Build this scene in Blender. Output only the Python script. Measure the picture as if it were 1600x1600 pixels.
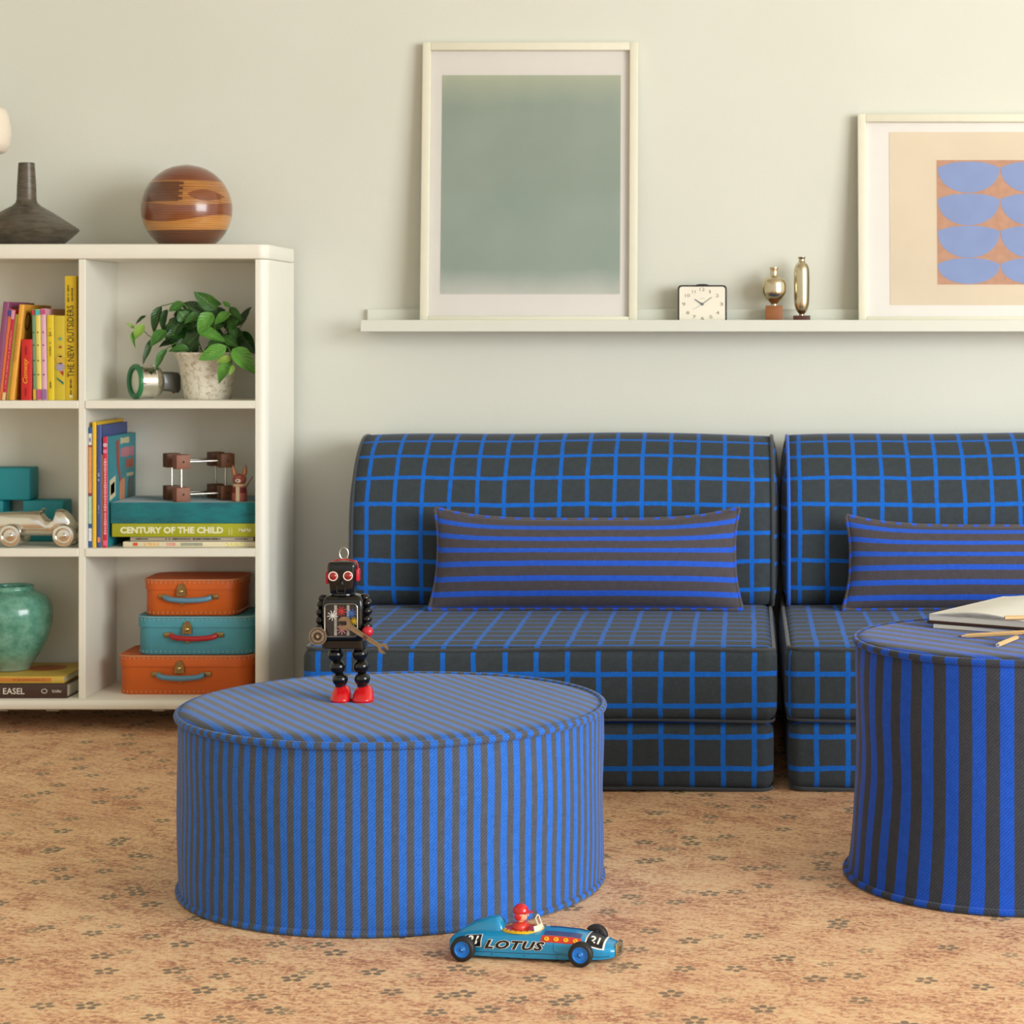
import bpy, bmesh, math, random
from mathutils import Vector, Matrix, Euler

# ---------------------------------------------------------------- scene, camera, light
for o in list(bpy.data.objects):
    bpy.data.objects.remove(o)
SC = bpy.context.scene
COL = SC.collection
rnd = random.Random(7)
R = math.radians
PI = math.pi

F, VX, VY, H = 3450.0, 1165.0, 518.0, 0.87      # focal length in px, principal point, camera height


def P(px, py, Y):
    """photo pixel + depth -> world point"""
    return Vector(((px - VX) * Y / F, Y, H - (py - VY) * Y / F))


def PX(px, Y):
    return (px - VX) * Y / F


def PZ(py, Y):
    return H - (py - VY) * Y / F


def srgb(c):
    out = []
    for v in c[:3]:
        v = v / 255.0
        out.append(v / 12.92 if v <= 0.04045 else ((v + 0.055) / 1.055) ** 2.4)
    return (out[0], out[1], out[2], 1.0)


cam_d = bpy.data.cameras.new('camera')
cam = bpy.data.objects.new('camera', cam_d)
COL.objects.link(cam)
cam.location = (0, 0, H)
cam.rotation_euler = (R(90), 0, 0)
cam_d.sensor_width = 36.0
cam_d.lens = F / 1600.0 * 36.0
cam_d.shift_x = (800 - VX) / 1600.0
cam_d.shift_y = (VY - 800) / 1600.0
cam_d.clip_start = 0.05
cam_d.dof.use_dof = True
cam_d.dof.focus_distance = 3.35
cam_d.dof.aperture_fstop = 15.0
SC.camera = cam

SC.view_settings.view_transform = 'Standard'
SC.view_settings.look = 'None'
SC.view_settings.gamma = 1.0
SC.view_settings.use_curve_mapping = False
SC.view_settings.exposure = 0.1

world = bpy.data.worlds.new('world')
SC.world = world
world.use_nodes = True
bg = world.node_tree.nodes['Background']
bg.inputs[0].default_value = (1.0, 1.0, 0.985, 1)
bg.inputs[1].default_value = 0.80


def area(name, loc, target, sx, sy, power, col):
    d = bpy.data.lights.new(name, 'AREA')
    d.shape = 'RECTANGLE'
    d.size, d.size_y = sx, sy
    d.energy = power
    d.color = col
    o = bpy.data.objects.new(name, d)
    COL.objects.link(o)
    o.location = loc
    o.rotation_euler = (Vector(target) - Vector(loc)).to_track_quat('-Z', 'Y').to_euler()
    return o


# daylight from the tall window on the right, a little in front of the sofa
area('window_light', (4.3, 0.4, 1.55), (-0.8, 4.6, 0.6), 3.4, 2.5, 305, (0.97, 1.0, 1.0))


# ---------------------------------------------------------------- materials
class N:
    def __init__(s, name):
        s.m = bpy.data.materials.new(name)
        s.m.use_nodes = True
        s.t = s.m.node_tree
        s.b = s.t.nodes['Principled BSDF']

    def put(s, sock, v):
        if isinstance(v, bpy.types.NodeSocket):
            s.t.links.new(v, sock)
        elif v is not None:
            sock.default_value = v

    def add(s, typ, ins=None, **kw):
        n = s.t.nodes.new(typ)
        for k, v in kw.items():
            setattr(n, k, v)
        for k, v in (ins or {}).items():
            s.put(n.inputs[k], v)
        return n

    def ma(s, op, a, b=None, c=None):
        n = s.t.nodes.new('ShaderNodeMath')
        n.operation = op
        for i, v in enumerate((a, b, c)):
            s.put(n.inputs[i], v)
        return n.outputs[0]

    def mix(s, f, a, b, mode='MIX'):
        n = s.t.nodes.new('ShaderNodeMix')
        n.data_type = 'RGBA'
        n.blend_type = mode
        s.put(n.inputs[0], f)
        s.put(n.inputs[6], a)
        s.put(n.inputs[7], b)
        return n.outputs[2]

    def mr(s, v, a, b, c=0.0, d=1.0):
        n = s.t.nodes.new('ShaderNodeMapRange')
        for i, x in enumerate((v, a, b, c, d)):
            s.put(n.inputs[i], x)
        return n.outputs[0]

    def noise(s, vec, scale, detail=2.0, rough=0.5):
        n = s.add('ShaderNodeTexNoise', {'Scale': scale, 'Detail': detail, 'Roughness': rough})
        if vec is not None:
            s.put(n.inputs['Vector'], vec)
        return n.outputs[0]

    def obj(s):
        return s.add('ShaderNodeTexCoord').outputs['Object']

    def uv(s):
        return s.add('ShaderNodeTexCoord').outputs['UV']

    def scale(s, vec, v):
        n = s.add('ShaderNodeMapping', {'Scale': v})
        s.put(n.inputs['Vector'], vec)
        return n.outputs[0]

    def bump(s, h, strength=0.2, dist=0.001):
        n = s.add('ShaderNodeBump', {'Strength': strength, 'Distance': dist, 'Height': h})
        s.t.links.new(n.outputs[0], s.b.inputs['Normal'])

    def set(s, **kw):
        names = {'col': 'Base Color', 'rough': 'Roughness', 'metal': 'Metallic', 'spec': 'Specular IOR Level',
                 'coat': 'Coat Weight', 'coatr': 'Coat Roughness', 'sheen': 'Sheen Weight', 'sheenr': 'Sheen Roughness',
                 'trans': 'Transmission Weight', 'alpha': 'Alpha', 'sheent': 'Sheen Tint', 'sss': 'Subsurface Weight'}
        for k, v in kw.items():
            s.put(s.b.inputs[names[k]], v)


MATS = {}


def M(name, c, rough=0.5, metal=0.0, spec=0.5, var=0.06, vscale=18.0, bump=0.0, bscale=200.0, coat=0.0, sheen=0.0):
    """plain procedural material: base colour with a little noise variation and optional fine relief"""
    if name in MATS:
        return MATS[name]
    n = N(name)
    c = srgb(c)
    o = n.obj()
    if var > 0:
        f = n.noise(o, vscale, 4.0)
        a = tuple(max(0, x * (1 - var)) for x in c[:3]) + (1,)
        b = tuple(min(1, x * (1 + var)) for x in c[:3]) + (1,)
        n.set(col=n.mix(n.mr(f, 0.3, 0.7), a, b))
    else:
        n.set(col=c)
    n.set(rough=rough, metal=metal, spec=spec)
    if coat:
        n.set(coat=coat, coatr=0.05)
    if sheen:
        n.set(sheen=sheen, sheenr=0.4)
    if bump:
        n.bump(n.noise(o, bscale, 3.0), bump, 0.001)
    MATS[name] = n.m
    return n.m


def weave(n, u, v, p=0.0026, twill=False):
    k = 2 * PI / p
    a = n.ma('SINE', n.ma('MULTIPLY', n.ma('ADD', u, v), k))
    b = n.ma('SINE', n.ma('MULTIPLY', n.ma('SUBTRACT', u, v), k * 0.62))
    if twill:
        return n.ma('ADD', n.ma('MULTIPLY', a, 0.65), n.ma('MULTIPLY', b, 0.35))
    return n.ma('MULTIPLY', a, b)


def fabric(name, kind, pu, wu, dark, blue, pv=None, offu=0.0, offv=0.0, jit=0.0022, wamt=0.16, sheen=0.10, duty_soft=0.0006, rough=0.85):
    """woven cloth on metre UVs; 'grid' draws thin lines both ways, 'stripe' bands across u, 'vstripe' across v"""
    if name in MATS:
        return MATS[name]
    n = N(name)
    uv = n.uv()
    sep = n.add('ShaderNodeSeparateXYZ', {'Vector': uv})
    u0, v0 = sep.outputs[0], sep.outputs[1]
    j1 = n.ma('MULTIPLY', n.ma('SUBTRACT', n.noise(uv, 9.0, 1.0), 0.5), jit * 2.4)
    j2 = n.ma('MULTIPLY', n.ma('SUBTRACT', n.noise(n.add('ShaderNodeVectorMath', {0: uv, 1: (3.3, 7.1, 0)}).outputs[0], 9.0, 1.0), 0.5), jit * 2.4)
    fine = n.ma('MULTIPLY', n.ma('SUBTRACT', n.noise(uv, 420.0, 2.0), 0.5), 0.003 if kind == 'grid' else 0.0008)

    def line(x, off, p, w, j):
        t = n.ma('FRACT', n.ma('DIVIDE', n.ma('ADD', n.ma('ADD', x, -off), j), p))
        # line centre at x == off  -> t == 0
        d = n.ma('MULTIPLY', n.ma('ABSOLUTE', n.ma('SUBTRACT', n.ma('FRACT', n.ma('ADD', t, 0.5)), 0.5)), p)
        d = n.ma('ADD', d, fine)
        return n.mr(d, w / 2 - duty_soft, w / 2 + duty_soft, 1.0, 0.0)
    if kind == 'grid':
        m = n.ma('MAXIMUM', line(u0, offu, pu, wu, j1), line(v0, offv, pv or pu, wu, j2))
    elif kind == 'stripe':
        m = line(u0, offu, pu, wu, j1)
    else:
        m = line(v0, offv, pu, wu, j2)
    wv = weave(n, u0, v0, 0.0037, True) if kind == 'stripe' else weave(n, u0, v0)
    big = n.noise(uv, 60.0, 4.0, 0.65)
    thr = n.noise(n.scale(uv, (60.0, 900.0, 1.0)), 1.0, 2.0)
    thr2 = n.noise(n.scale(uv, (900.0, 60.0, 1.0)), 1.0, 2.0)
    val = n.ma('ADD', n.ma('MULTIPLY', wv, wamt), n.ma('ADD', n.ma('MULTIPLY', n.ma('SUBTRACT', n.ma('ADD', thr, thr2), 1.0), 0.55), n.ma('MULTIPLY', n.ma('SUBTRACT', big, 0.5), 0.35)))
    col = n.mix(m, srgb(dark), srgb(blue))
    hs = n.add('ShaderNodeHueSaturation', {'Value': n.ma('ADD', val, 1.0), 'Color': col})
    n.set(col=hs.outputs[0], rough=rough, spec=0.15, sheen=sheen, sheenr=0.35)
    n.bump(n.ma('ADD', wv, n.ma('MULTIPLY', thr, 2.0)), 0.25, 0.0006)
    MATS[name] = n.m
    return n.m


def wood(name, c1, c2, scale=(6, 60, 60), rough=0.45, coat=0.0, dist=3.0):
    if name in MATS:
        return MATS[name]
    n = N(name)
    o = n.scale(n.obj(), scale)
    g = n.noise(o, 1.0, 5.0, 0.6)
    w = n.add('ShaderNodeTexWave', {'Vector': o, 'Scale': 0.6, 'Distortion': dist, 'Detail': 3.0, 'Detail Scale': 1.5}, bands_direction='Z')
    f = n.ma('ADD', n.ma('MULTIPLY', g, 0.6), n.ma('MULTIPLY', w.outputs[1], 0.4))
    n.set(col=n.mix(n.mr(f, 0.25, 0.75), srgb(c1), srgb(c2)), rough=rough)
    if coat:
        n.set(coat=coat, coatr=0.12)
    n.bump(g, 0.08, 0.0008)
    MATS[name] = n.m
    return n.m


# ---------------------------------------------------------------- geometry helpers
class G:
    def __init__(s):
        s.v, s.f, s.uv = [], [], []      # uv: one tuple list per face (or None)

    def face(s, idx, uv=None):
        s.f.append(tuple(idx))
        s.uv.append(uv)

    def add(s, verts, faces, M4=None):
        b = len(s.v)
        for p in verts:
            p = Vector(p)
            s.v.append(M4 @ p if M4 is not None else p)
        for f in faces:
            s.face([b + i for i in f])
        return s

    def box(s, c, size, M4=None):
        x, y, z = size[0] / 2, size[1] / 2, size[2] / 2
        T = Matrix.Translation(Vector(c))
        if M4 is not None:
            T = M4 @ T
        vs = [(-x, -y, -z), (x, -y, -z), (x, y, -z), (-x, y, -z), (-x, -y, z), (x, -y, z), (x, y, z), (-x, y, z)]
        return s.add(vs, [(3, 2, 1, 0), (4, 5, 6, 7), (0, 1, 5, 4), (1, 2, 6, 5), (2, 3, 7, 6), (3, 0, 4, 7)], T)

    def rbox(s, c, size, r, seg=2, M4=None):
        bm = bmesh.new()
        bmesh.ops.create_cube(bm, size=1.0)
        for v in bm.verts:
            v.co = Vector((v.co.x * size[0], v.co.y * size[1], v.co.z * size[2]))
        bmesh.ops.bevel(bm, geom=list(bm.edges), offset=min(r, min(size) * 0.49), segments=seg, profile=0.5, affect='EDGES')
        bm.verts.ensure_lookup_table()
        T = Matrix.Translation(Vector(c))
        if M4 is not None:
            T = M4 @ T
        s.add([v.co.copy() for v in bm.verts], [[v.index for v in f.verts] for f in bm.faces], T)
        bm.free()
        return s

    def lathe(s, prof, n=32, c=(0, 0, 0), M4=None, cap0=True, cap1=True):
        """prof = [(r, z)...] about local z"""
        T = Matrix.Translation(Vector(c))
        if M4 is not None:
            T = M4 @ T
        vs, fs = [], []
        m = len(prof)
        for r, z in prof:
            for i in range(n):
                a = 2 * PI * i / n
                vs.append((r * math.cos(a), r * math.sin(a), z))
        for j in range(m - 1):
            for i in range(n):
                k = (i + 1) % n
                fs.append((j * n + i, j * n + k, (j + 1) * n + k, (j + 1) * n + i))
        if cap0:
            fs.append(tuple(range(n - 1, -1, -1)))
        if cap1:
            fs.append(tuple((m - 1) * n + i for i in range(n)))
        return s.add(vs, fs, T)

    def cyl(s, p0, p1, r0, r1=None, n=16):
        p0, p1 = Vector(p0), Vector(p1)
        r1 = r0 if r1 is None else r1
        d = p1 - p0
        q = Vector((0, 0, 1)).rotation_difference(d.normalized()).to_matrix().to_4x4()
        return s.lathe([(r0, 0), (r1, d.length)], n, M4=Matrix.Translation(p0) @ q)

    def sphere(s, c, r, n=20, m=12, sc=(1, 1, 1), M4=None):
        prof = []
        for j in range(m + 1):
            a = -PI / 2 + PI * j / m
            prof.append((max(1e-5, r * math.cos(a)), r * math.sin(a)))
        T = Matrix.Translation(Vector(c)) @ Matrix.Diagonal((sc[0], sc[1], sc[2], 1))
        if M4 is not None:
            T = M4 @ T
        return s.lathe(prof, n, M4=T)

    def tube(s, path, r, n=8, closed=False, uvs=True, caps=True, u0=0.0):
        path = [Vector(p) for p in path]
        L = len(path)
        b = len(s.v)
        prev = None
        rr = r if isinstance(r, (list, tuple)) else [r] * L
        acc = [u0]
        for i in range(1, L + (1 if closed else 0)):
            acc.append(acc[-1] + (path[i % L] - path[i - 1]).length)
        for i, p in enumerate(path):
            if closed:
                t = path[(i + 1) % L] - path[i - 1]
            else:
                t = path[min(i + 1, L - 1)] - path[max(i - 1, 0)]
            t.normalize()
            if prev is None:
                a = Vector((0, 0, 1)) if abs(t.z) < 0.9 else Vector((1, 0, 0))
                u = t.cross(a).normalized()
            else:
                u = (prev - t * prev.dot(t)).normalized()
            prev = u
            w = t.cross(u)
            for k in range(n):
                a = 2 * PI * k / n
                s.v.append(p + (u * math.cos(a) + w * math.sin(a)) * rr[i])
        for i in range(L if closed else L - 1):
            i2 = (i + 1) % L
            for k in range(n):
                k2 = (k + 1) % n
                s.face((b + i * n + k, b + i * n + k2, b + i2 * n + k2, b + i2 * n + k),
                       [(acc[i], k / n * 2 * PI * rr[i]), (acc[i], (k + 1) / n * 2 * PI * rr[i]), (acc[i + 1], (k + 1) / n * 2 * PI * rr[i]), (acc[i + 1], k / n * 2 * PI * rr[i])])
        if not closed and caps:
            s.face([b + k for k in range(n - 1, -1, -1)])
            s.face([b + (L - 1) * n + k for k in range(n)])
        return s

    def prism(s, poly, d0, d1, M4=None):
        """2-D outline (x, z) extruded along y from d0 to d1"""
        m = len(poly)
        vs = [(x, d0, z) for x, z in poly] + [(x, d1, z) for x, z in poly]
        fs = [tuple(range(m)), tuple(range(2 * m - 1, m - 1, -1))]
        for i in range(m):
            k = (i + 1) % m
            fs.append((i, i + m, k + m, k))
        return s.add(vs, fs, M4)

    def loft(s, rings, closed_ring=True, cap=True, M4=None):
        n = len(rings[0])
        vs = [p for r in rings for p in r]
        fs = []
        for j in range(len(rings) - 1):
            for i in range(n if closed_ring else n - 1):
                k = (i + 1) % n
                fs.append((j * n + i, j * n + k, (j + 1) * n + k, (j + 1) * n + i))
        if cap and closed_ring:
            fs.append(tuple(range(n - 1, -1, -1)))
            fs.append(tuple((len(rings) - 1) * n + i for i in range(n)))
        return s.add(vs, fs, M4)


def build(name, g, mat, parent=None, loc=(0, 0, 0), rot=(0, 0, 0), smooth=35, weld=False, fixn=True):
    me = bpy.data.meshes.new(name)
    me.from_pydata([tuple(v) for v in g.v], [], g.f)
    if any(u is not None for u in g.uv):
        lay = me.uv_layers.new(name='UVMap')
        for p in me.polygons:
            u = g.uv[p.index]
            if u is not None:
                for k, li in enumerate(p.loop_indices):
                    lay.data[li].uv = u[k]
    bm = bmesh.new()
    bm.from_mesh(me)
    if weld:
        bmesh.ops.remove_doubles(bm, verts=list(bm.verts), dist=1e-5)
    if fixn:
        bmesh.ops.recalc_face_normals(bm, faces=list(bm.faces))
    bm.to_mesh(me)
    bm.free()
    if smooth:
        me.shade_smooth()
        me.set_sharp_from_angle(angle=R(smooth))
    me.materials.append(mat)
    o = bpy.data.objects.new(name, me)
    COL.objects.link(o)
    o.location = loc
    o.rotation_euler = rot
    if parent is not None:
        o.parent = parent
    return o


def tag(o, label, cat=None, group=None, kind=None):
    if label:
        o['label'] = label
    if cat:
        o['category'] = cat
    if group:
        o['group'] = group
    if kind:
        o['kind'] = kind
    return o


def thing(name, label, cat, loc=(0, 0, 0), rotz=0.0, group=None):
    o = bpy.data.objects.new(name, None)
    o.empty_display_size = 0.05
    COL.objects.link(o)
    o.location = loc
    o.rotation_euler = (0, 0, rotz)
    return tag(o, label, cat, group)


FRONT = Matrix.Rotation(R(90), 4, 'X')      # text plane: x right, y up, facing -Y


def text(body, w, h, mat, parent, M4, name='lettering', bold=0.0, shear=0.0, space=1.0, keep=False):
    """flat printed lettering scaled to w x h, centred on M4's origin"""
    c = bpy.data.curves.new('t', 'FONT')
    c.body = body
    c.size = 1.0
    c.offset = bold
    c.shear = shear
    c.space_character = space
    c.resolution_u = 2
    o = bpy.data.objects.new('t', c)
    COL.objects.link(o)
    dg = bpy.context.evaluated_depsgraph_get()
    me = bpy.data.meshes.new_from_object(o.evaluated_get(dg))
    bpy.data.objects.remove(o)
    bpy.data.curves.remove(c)
    xs = [v.co.x for v in me.vertices]
    ys = [v.co.y for v in me.vertices]
    x0, x1, y0, y1 = min(xs), max(xs), min(ys), max(ys)
    sx = w / (x1 - x0)
    sy = h / (y1 - y0)
    if keep:
        sx = sy = min(sx, sy)
    for v in me.vertices:
        v.co = M4 @ Vector(((v.co.x - (x0 + x1) / 2) * sx, (v.co.y - (y0 + y1) / 2) * sy, 0))
    me.name = name
    me.materials.clear()
    me.materials.append(mat)
    q = bpy.data.objects.new(name, me)
    COL.objects.link(q)
    q.parent = parent
    return q


def bez(pts, n=12):
    """Catmull-Rom through the points"""
    pts = [Vector(p) for p in pts]
    ext = [pts[0] * 2 - pts[1]] + pts + [pts[-1] * 2 - pts[-2]]
    out = []
    for i in range(1, len(ext) - 2):
        a, b, c, d = ext[i - 1:i + 3]
        for k in range(n):
            t = k / n
            out.append(0.5 * ((2 * b) + (c - a) * t + (2 * a - 5 * b + 4 * c - d) * t * t + (3 * b - a - 3 * c + d) * t ** 3))
    out.append(pts[-1])
    return out


def smoothprof(prof, n=5):
    return [(max(1e-5, p.x), p.y) for p in bez([(r, z, 0) for r, z in prof], n)]


def rrect(w, h, r, seg=5, c=(0, 0)):
    out = []
    for sx, sz, a0 in ((1, 1, 0), (-1, 1, 90), (-1, -1, 180), (1, -1, 270)):
        for k in range(seg + 1):
            a = R(a0 + 90 * k / seg)
            out.append((c[0] + sx * (w / 2 - r) + r * math.cos(a), c[1] + sz * (h / 2 - r) + r * math.sin(a)))
    return out

# ---------------------------------------------------------------- the room
WALL_Y = 5.09


def floor_mat():
    n = N('woven_floor')
    o = n.obj()
    rot = n.add('ShaderNodeMapping', {'Rotation': (0, 0, R(38)), 'Scale': (1, 1, 1)})
    n.put(rot.inputs['Vector'], o)
    st = n.scale(rot.outputs[0], (16.0, 70.0, 1.0))
    st2 = n.scale(o, (18.0, 150.0, 1.0))
    a = n.noise(o, 9.0, 5.0, 0.7)
    b = n.noise(st, 1.0, 6.0, 0.7)
    c = n.noise(st2, 1.0, 4.0, 0.7)
    d = n.noise(o, 120.0, 5.0, 0.8)
    mud = n.ma('ADD', n.ma('MULTIPLY', a, 0.24), n.ma('ADD', n.ma('MULTIPLY', b, 0.20), n.ma('ADD', n.ma('MULTIPLY', c, 0.16), n.ma('MULTIPLY', d, 0.40))))
    base = n.add('ShaderNodeValToRGB', {0: mud})
    cr = base.color_ramp
    cr.elements[0].position = 0.43
    cr.elements[0].color = srgb((156, 104, 80))
    cr.elements[1].position = 0.575
    cr.elements[1].color = srgb((246, 216, 172))
    for pos, cc in ((0.468, (203, 147, 114)), (0.50, (229, 180, 138)), (0.535, (243, 204, 158))):
        e = cr.elements.new(pos)
        e.color = srgb(cc)
    col = base.outputs[0]
    # cream outlines of faded ornament
    vo = n.add('ShaderNodeTexVoronoi', {'Vector': n.add('ShaderNodeVectorMath', {0: o, 1: n.add('ShaderNodeVectorMath', {0: n.add('ShaderNodeTexNoise', {'Vector': o, 'Scale': 30.0}).outputs[1], 1: (0.03, 0.03, 0)}, operation='MULTIPLY').outputs[0]}).outputs[0], 'Scale': 26.0}, feature='DISTANCE_TO_EDGE')
    ring = n.mr(n.ma('ABSOLUTE', n.ma('SUBTRACT', vo.outputs[0], 0.16)), 0.02, 0.06, 0.85, 0.0)
    ring = n.ma('MULTIPLY', ring, n.mr(n.noise(o, 6.0, 3.0), 0.36, 0.54))
    ring = n.ma('MULTIPLY', ring, n.mr(d, 0.34, 0.5))
    col = n.mix(ring, col, srgb((240, 208, 162)))

    def motif(col, cell, off, ang, size, dens, fade):
        mp = n.add('ShaderNodeMapping', {'Location': off, 'Rotation': (0, 0, R(ang)), 'Scale': (1 / cell, 1 / cell, 0.0)})
        n.put(mp.inputs['Vector'], o)
        v = mp.outputs[0]
        fl = n.add('ShaderNodeVectorMath', {0: v}, operation='FLOOR').outputs[0]
        fr = n.add('ShaderNodeVectorMath', {0: v}, operation='FRACTION').outputs[0]
        wn = n.add('ShaderNodeTexWhiteNoise', {'Vector': fl}, noise_dimensions='3D')
        sp = n.add('ShaderNodeSeparateXYZ', {0: fr})
        rc = n.add('ShaderNodeSeparateColor', {0: wn.outputs[1]})
        jx = n.ma('MULTIPLY', n.ma('SUBTRACT', rc.outputs[0], 0.5), 0.4)
        jy = n.ma('MULTIPLY', n.ma('SUBTRACT', rc.outputs[1], 0.5), 0.4)
        x = n.ma('SUBTRACT', n.ma('SUBTRACT', sp.outputs[0], 0.5), jx)
        y = n.ma('SUBTRACT', n.ma('SUBTRACT', sp.outputs[1], 0.5), jy)
        r = n.ma('MULTIPLY', n.ma('SQRT', n.ma('ADD', n.ma('MULTIPLY', x, x), n.ma('MULTIPLY', y, y))), cell / size)
        th = n.ma('ARCTAN2', y, x)
        pet = n.ma('ABSOLUTE', n.ma('COSINE', n.ma('MULTIPLY', th, 2.5)))
        lim = n.ma('ADD', 0.42, n.ma('MULTIPLY', pet, 0.58))
        grow = n.ma('SUBTRACT', r, lim)
        on = n.ma('LESS_THAN', rc.outputs[2], dens)
        petals = n.ma('MULTIPLY', n.mr(grow, -0.05, 0.05, 1.0, 0.0), n.mr(r, 0.24, 0.34))
        petals = n.ma('MULTIPLY', petals, n.mr(pet, 0.14, 0.3))
        petals = n.ma('MULTIPLY', n.ma('MULTIPLY', petals, on), fade)
        petals = n.ma('MULTIPLY', petals, n.mr(d, 0.3, 0.45, 0.45, 1.0))
        halo = n.ma('MULTIPLY', n.ma('MULTIPLY', n.mr(grow, 0.1, 0.34, 1.0, 0.0), on), 0.55)
        col = n.mix(halo, col, srgb((232, 198, 152)))
        return n.mix(petals, col, srgb((92, 88, 76)))
    col = motif(col, 0.085, (0, 0, 0), 12, 0.0165, 0.42, 0.8)
    col = motif(col, 0.115, (0.37, 0.61, 0), -21, 0.018, 0.45, 0.85)
    col = motif(col, 0.098, (0.71, 0.13, 0), 40, 0.013, 0.3, 0.6)
    # broad worn areas
    wear = n.mr(n.noise(o, 2.2, 3.0), 0.35, 0.68)
    col = n.mix(n.ma('MULTIPLY', wear, 0.22), col, srgb((202, 148, 116)))
    n.set(col=col, rough=0.62, spec=0.3)
    n.bump(n.ma('ADD', c, d), 0.25, 0.001)
    return n.m


def wall_mat():
    n = N('painted_wall')
    o = n.obj()
    f = n.noise(o, 3.0, 3.0)
    n.set(col=n.mix(n.mr(f, 0.3, 0.7), srgb((215, 216, 204)), srgb((218, 219, 208))), rough=0.9, spec=0.2)
    n.bump(n.noise(o, 140.0, 4.0, 0.6), 0.12, 0.002)
    return n.m


WM = wall_mat()
g = G(); g.box((0.2, 1.5, -0.05), (6.4, 7.4, 0.1))
tag(build('floor', g, floor_mat(), smooth=0), 'tan woven floor covering with faded brown flower motifs', None, None, 'structure')
g = G(); g.box((0.2, WALL_Y + 0.06, 1.35), (6.4, 0.12, 2.9))
tag(build('wall_back', g, WM, smooth=0), 'plain off-white painted wall behind sofa and bookcase', None, None, 'structure')
g = G(); g.box((-2.94, 1.5, 1.35), (0.12, 7.06, 2.7))
tag(build('wall_left', g, WM, smooth=0), 'plain off-white side wall outside the picture', None, None, 'structure')
g = G(); g.box((0.2, 1.5, 2.78), (6.4, 7.4, 0.1))
tag(build('ceiling', g, WM, smooth=0), 'white ceiling above the room', None, None, 'structure')

# ---------------------------------------------------------------- bookcase
SHW = M('bookcase_white', (234, 231, 217), rough=0.42, var=0.01, bump=0.02, bscale=60)
YB = 4.79
BX0, BX1 = -1.8445, -1.0366
XD0, XD1 = -1.448, -1.433          # divider
XR0 = -1.0635                      # inner face of the right panel
XL1 = -1.8175
Z_TOP, Z_TOPB = 1.0602, 1.0269
S2T, S2B = 0.7201, 0.7027
S3T, S3B = 0.3993, 0.3812
SBT, SBB = 0.0730, 0.0494
Y_BACK = 5.066
Y_IN = 5.032

bc = thing('bookcase', 'white open bookcase with rounded corners standing against the wall', 'bookcase', ((BX0 + BX1) / 2, (YB + Y_BACK) / 2, 0))
ox, oy = bc.location.x, bc.location.y


def slab_plan(x0, x1, y0, y1, r, z0, z1, edge=0.004):
    """board with rounded front corners in plan and softened edges"""
    def ring(z, ins):
        pts = []
        rr = r - ins
        for k in range(9):
            a = R(180 + 90 * k / 8)
            pts.append((x0 + r + rr * math.cos(a), y0 + r + rr * math.sin(a), z))
        for k in range(9):
            a = R(270 + 90 * k / 8)
            pts.append((x1 - r + rr * math.cos(a), y0 + r + rr * math.sin(a), z))
        pts += [(x1 - ins, y1, z), (x0 + ins, y1, z)]
        return pts
    g = G()
    g.loft([ring(z0, edge), ring(z0 + edge * 0.3, edge * 0.3), ring(z0 + edge, 0), ring(z1 - edge, 0), ring(z1 - edge * 0.3, edge * 0.3), ring(z1, edge)])
    return g


build('top_board', slab_plan(BX0 - ox, BX1 - ox, YB - oy, Y_BACK - oy, 0.024, Z_TOPB, Z_TOP, 0.006), SHW, bc)
build('bottom_board', slab_plan(BX0 - ox, BX1 - ox, YB - 0.008 - oy, Y_BACK - oy, 0.024, SBB, SBT, 0.009), SHW, bc)


def side_panel(x0, x1, right):
    r = 0.022
    pts = []
    if right:
        pts = [(x0, Y_BACK), (x0, YB)]
        for k in range(9):
            a = R(270 + 90 * k / 8)
            pts.append((x1 - r + r * math.cos(a), YB + r + r * math.sin(a)))
        pts.append((x1, Y_BACK))
    else:
        pts = [(x1, Y_BACK), (x1, YB)]
        for k in range(9):
            a = R(270 - 90 * k / 8)
            pts.append((x0 + r + r * math.cos(a), YB + r + r * math.sin(a)))
        pts.append((x0, Y_BACK))
    g = G()
    g.loft([[(x - ox, y - oy, SBT) for x, y in pts], [(x - ox, y - oy, Z_TOPB - 0.0006) for x, y in pts]])
    return build('side_panel', g, SHW, bc)


side_panel(XR0, BX1, True)
side_panel(BX0, XL1, False)
g = G(); g.rbox(((XD0 + XD1) / 2 - ox, (YB + 0.002 + Y_IN) / 2 - oy, (SBT + Z_TOPB) / 2), (XD1 - XD0, Y_IN - YB - 0.002, Z_TOPB - SBT), 0.0012, 1)
build('divider', g, SHW, bc)
for (x0, x1) in ((XL1, XD0), (XD1, XR0)):
    for zt, zb in ((S2T, S2B), (S3T, S3B)):
        g = G(); g.rbox(((x0 + x1) / 2 - ox, (YB + Y_IN) / 2 - oy, (zt + zb) / 2), (x1 - x0, Y_IN - YB, zt - zb), 0.0012, 1)
        build('shelf_board', g, SHW, bc)
g = G(); g.box((0, (Y_IN + Y_BACK) / 2 - oy, (SBT + Z_TOPB) / 2), (XR0 - XL1, Y_BACK - Y_IN, Z_TOPB - SBT))
build('back_panel', g, SHW, bc)
for x in (BX0 + 0.09, BX1 - 0.09):
    for y in (YB + 0.07, Y_BACK - 0.04):
        g = G(); g.lathe([(0.017, 0), (0.019, 0.004), (0.019, SBB)], 16, (x - ox, y - oy, 0))
        build('foot', g, M('foot_grey', (90, 86, 80), rough=0.5), bc)
for px in (6, 85, 250):
    g = G(); g.rbox((PX(px, 4.83) - ox, 4.83 - oy, SBB - 0.004), (0.028, 0.03, 0.008), 0.001, 1)
    build('bracket', g, M('steel', (150, 150, 148), rough=0.3, metal=0.9), bc)

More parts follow.
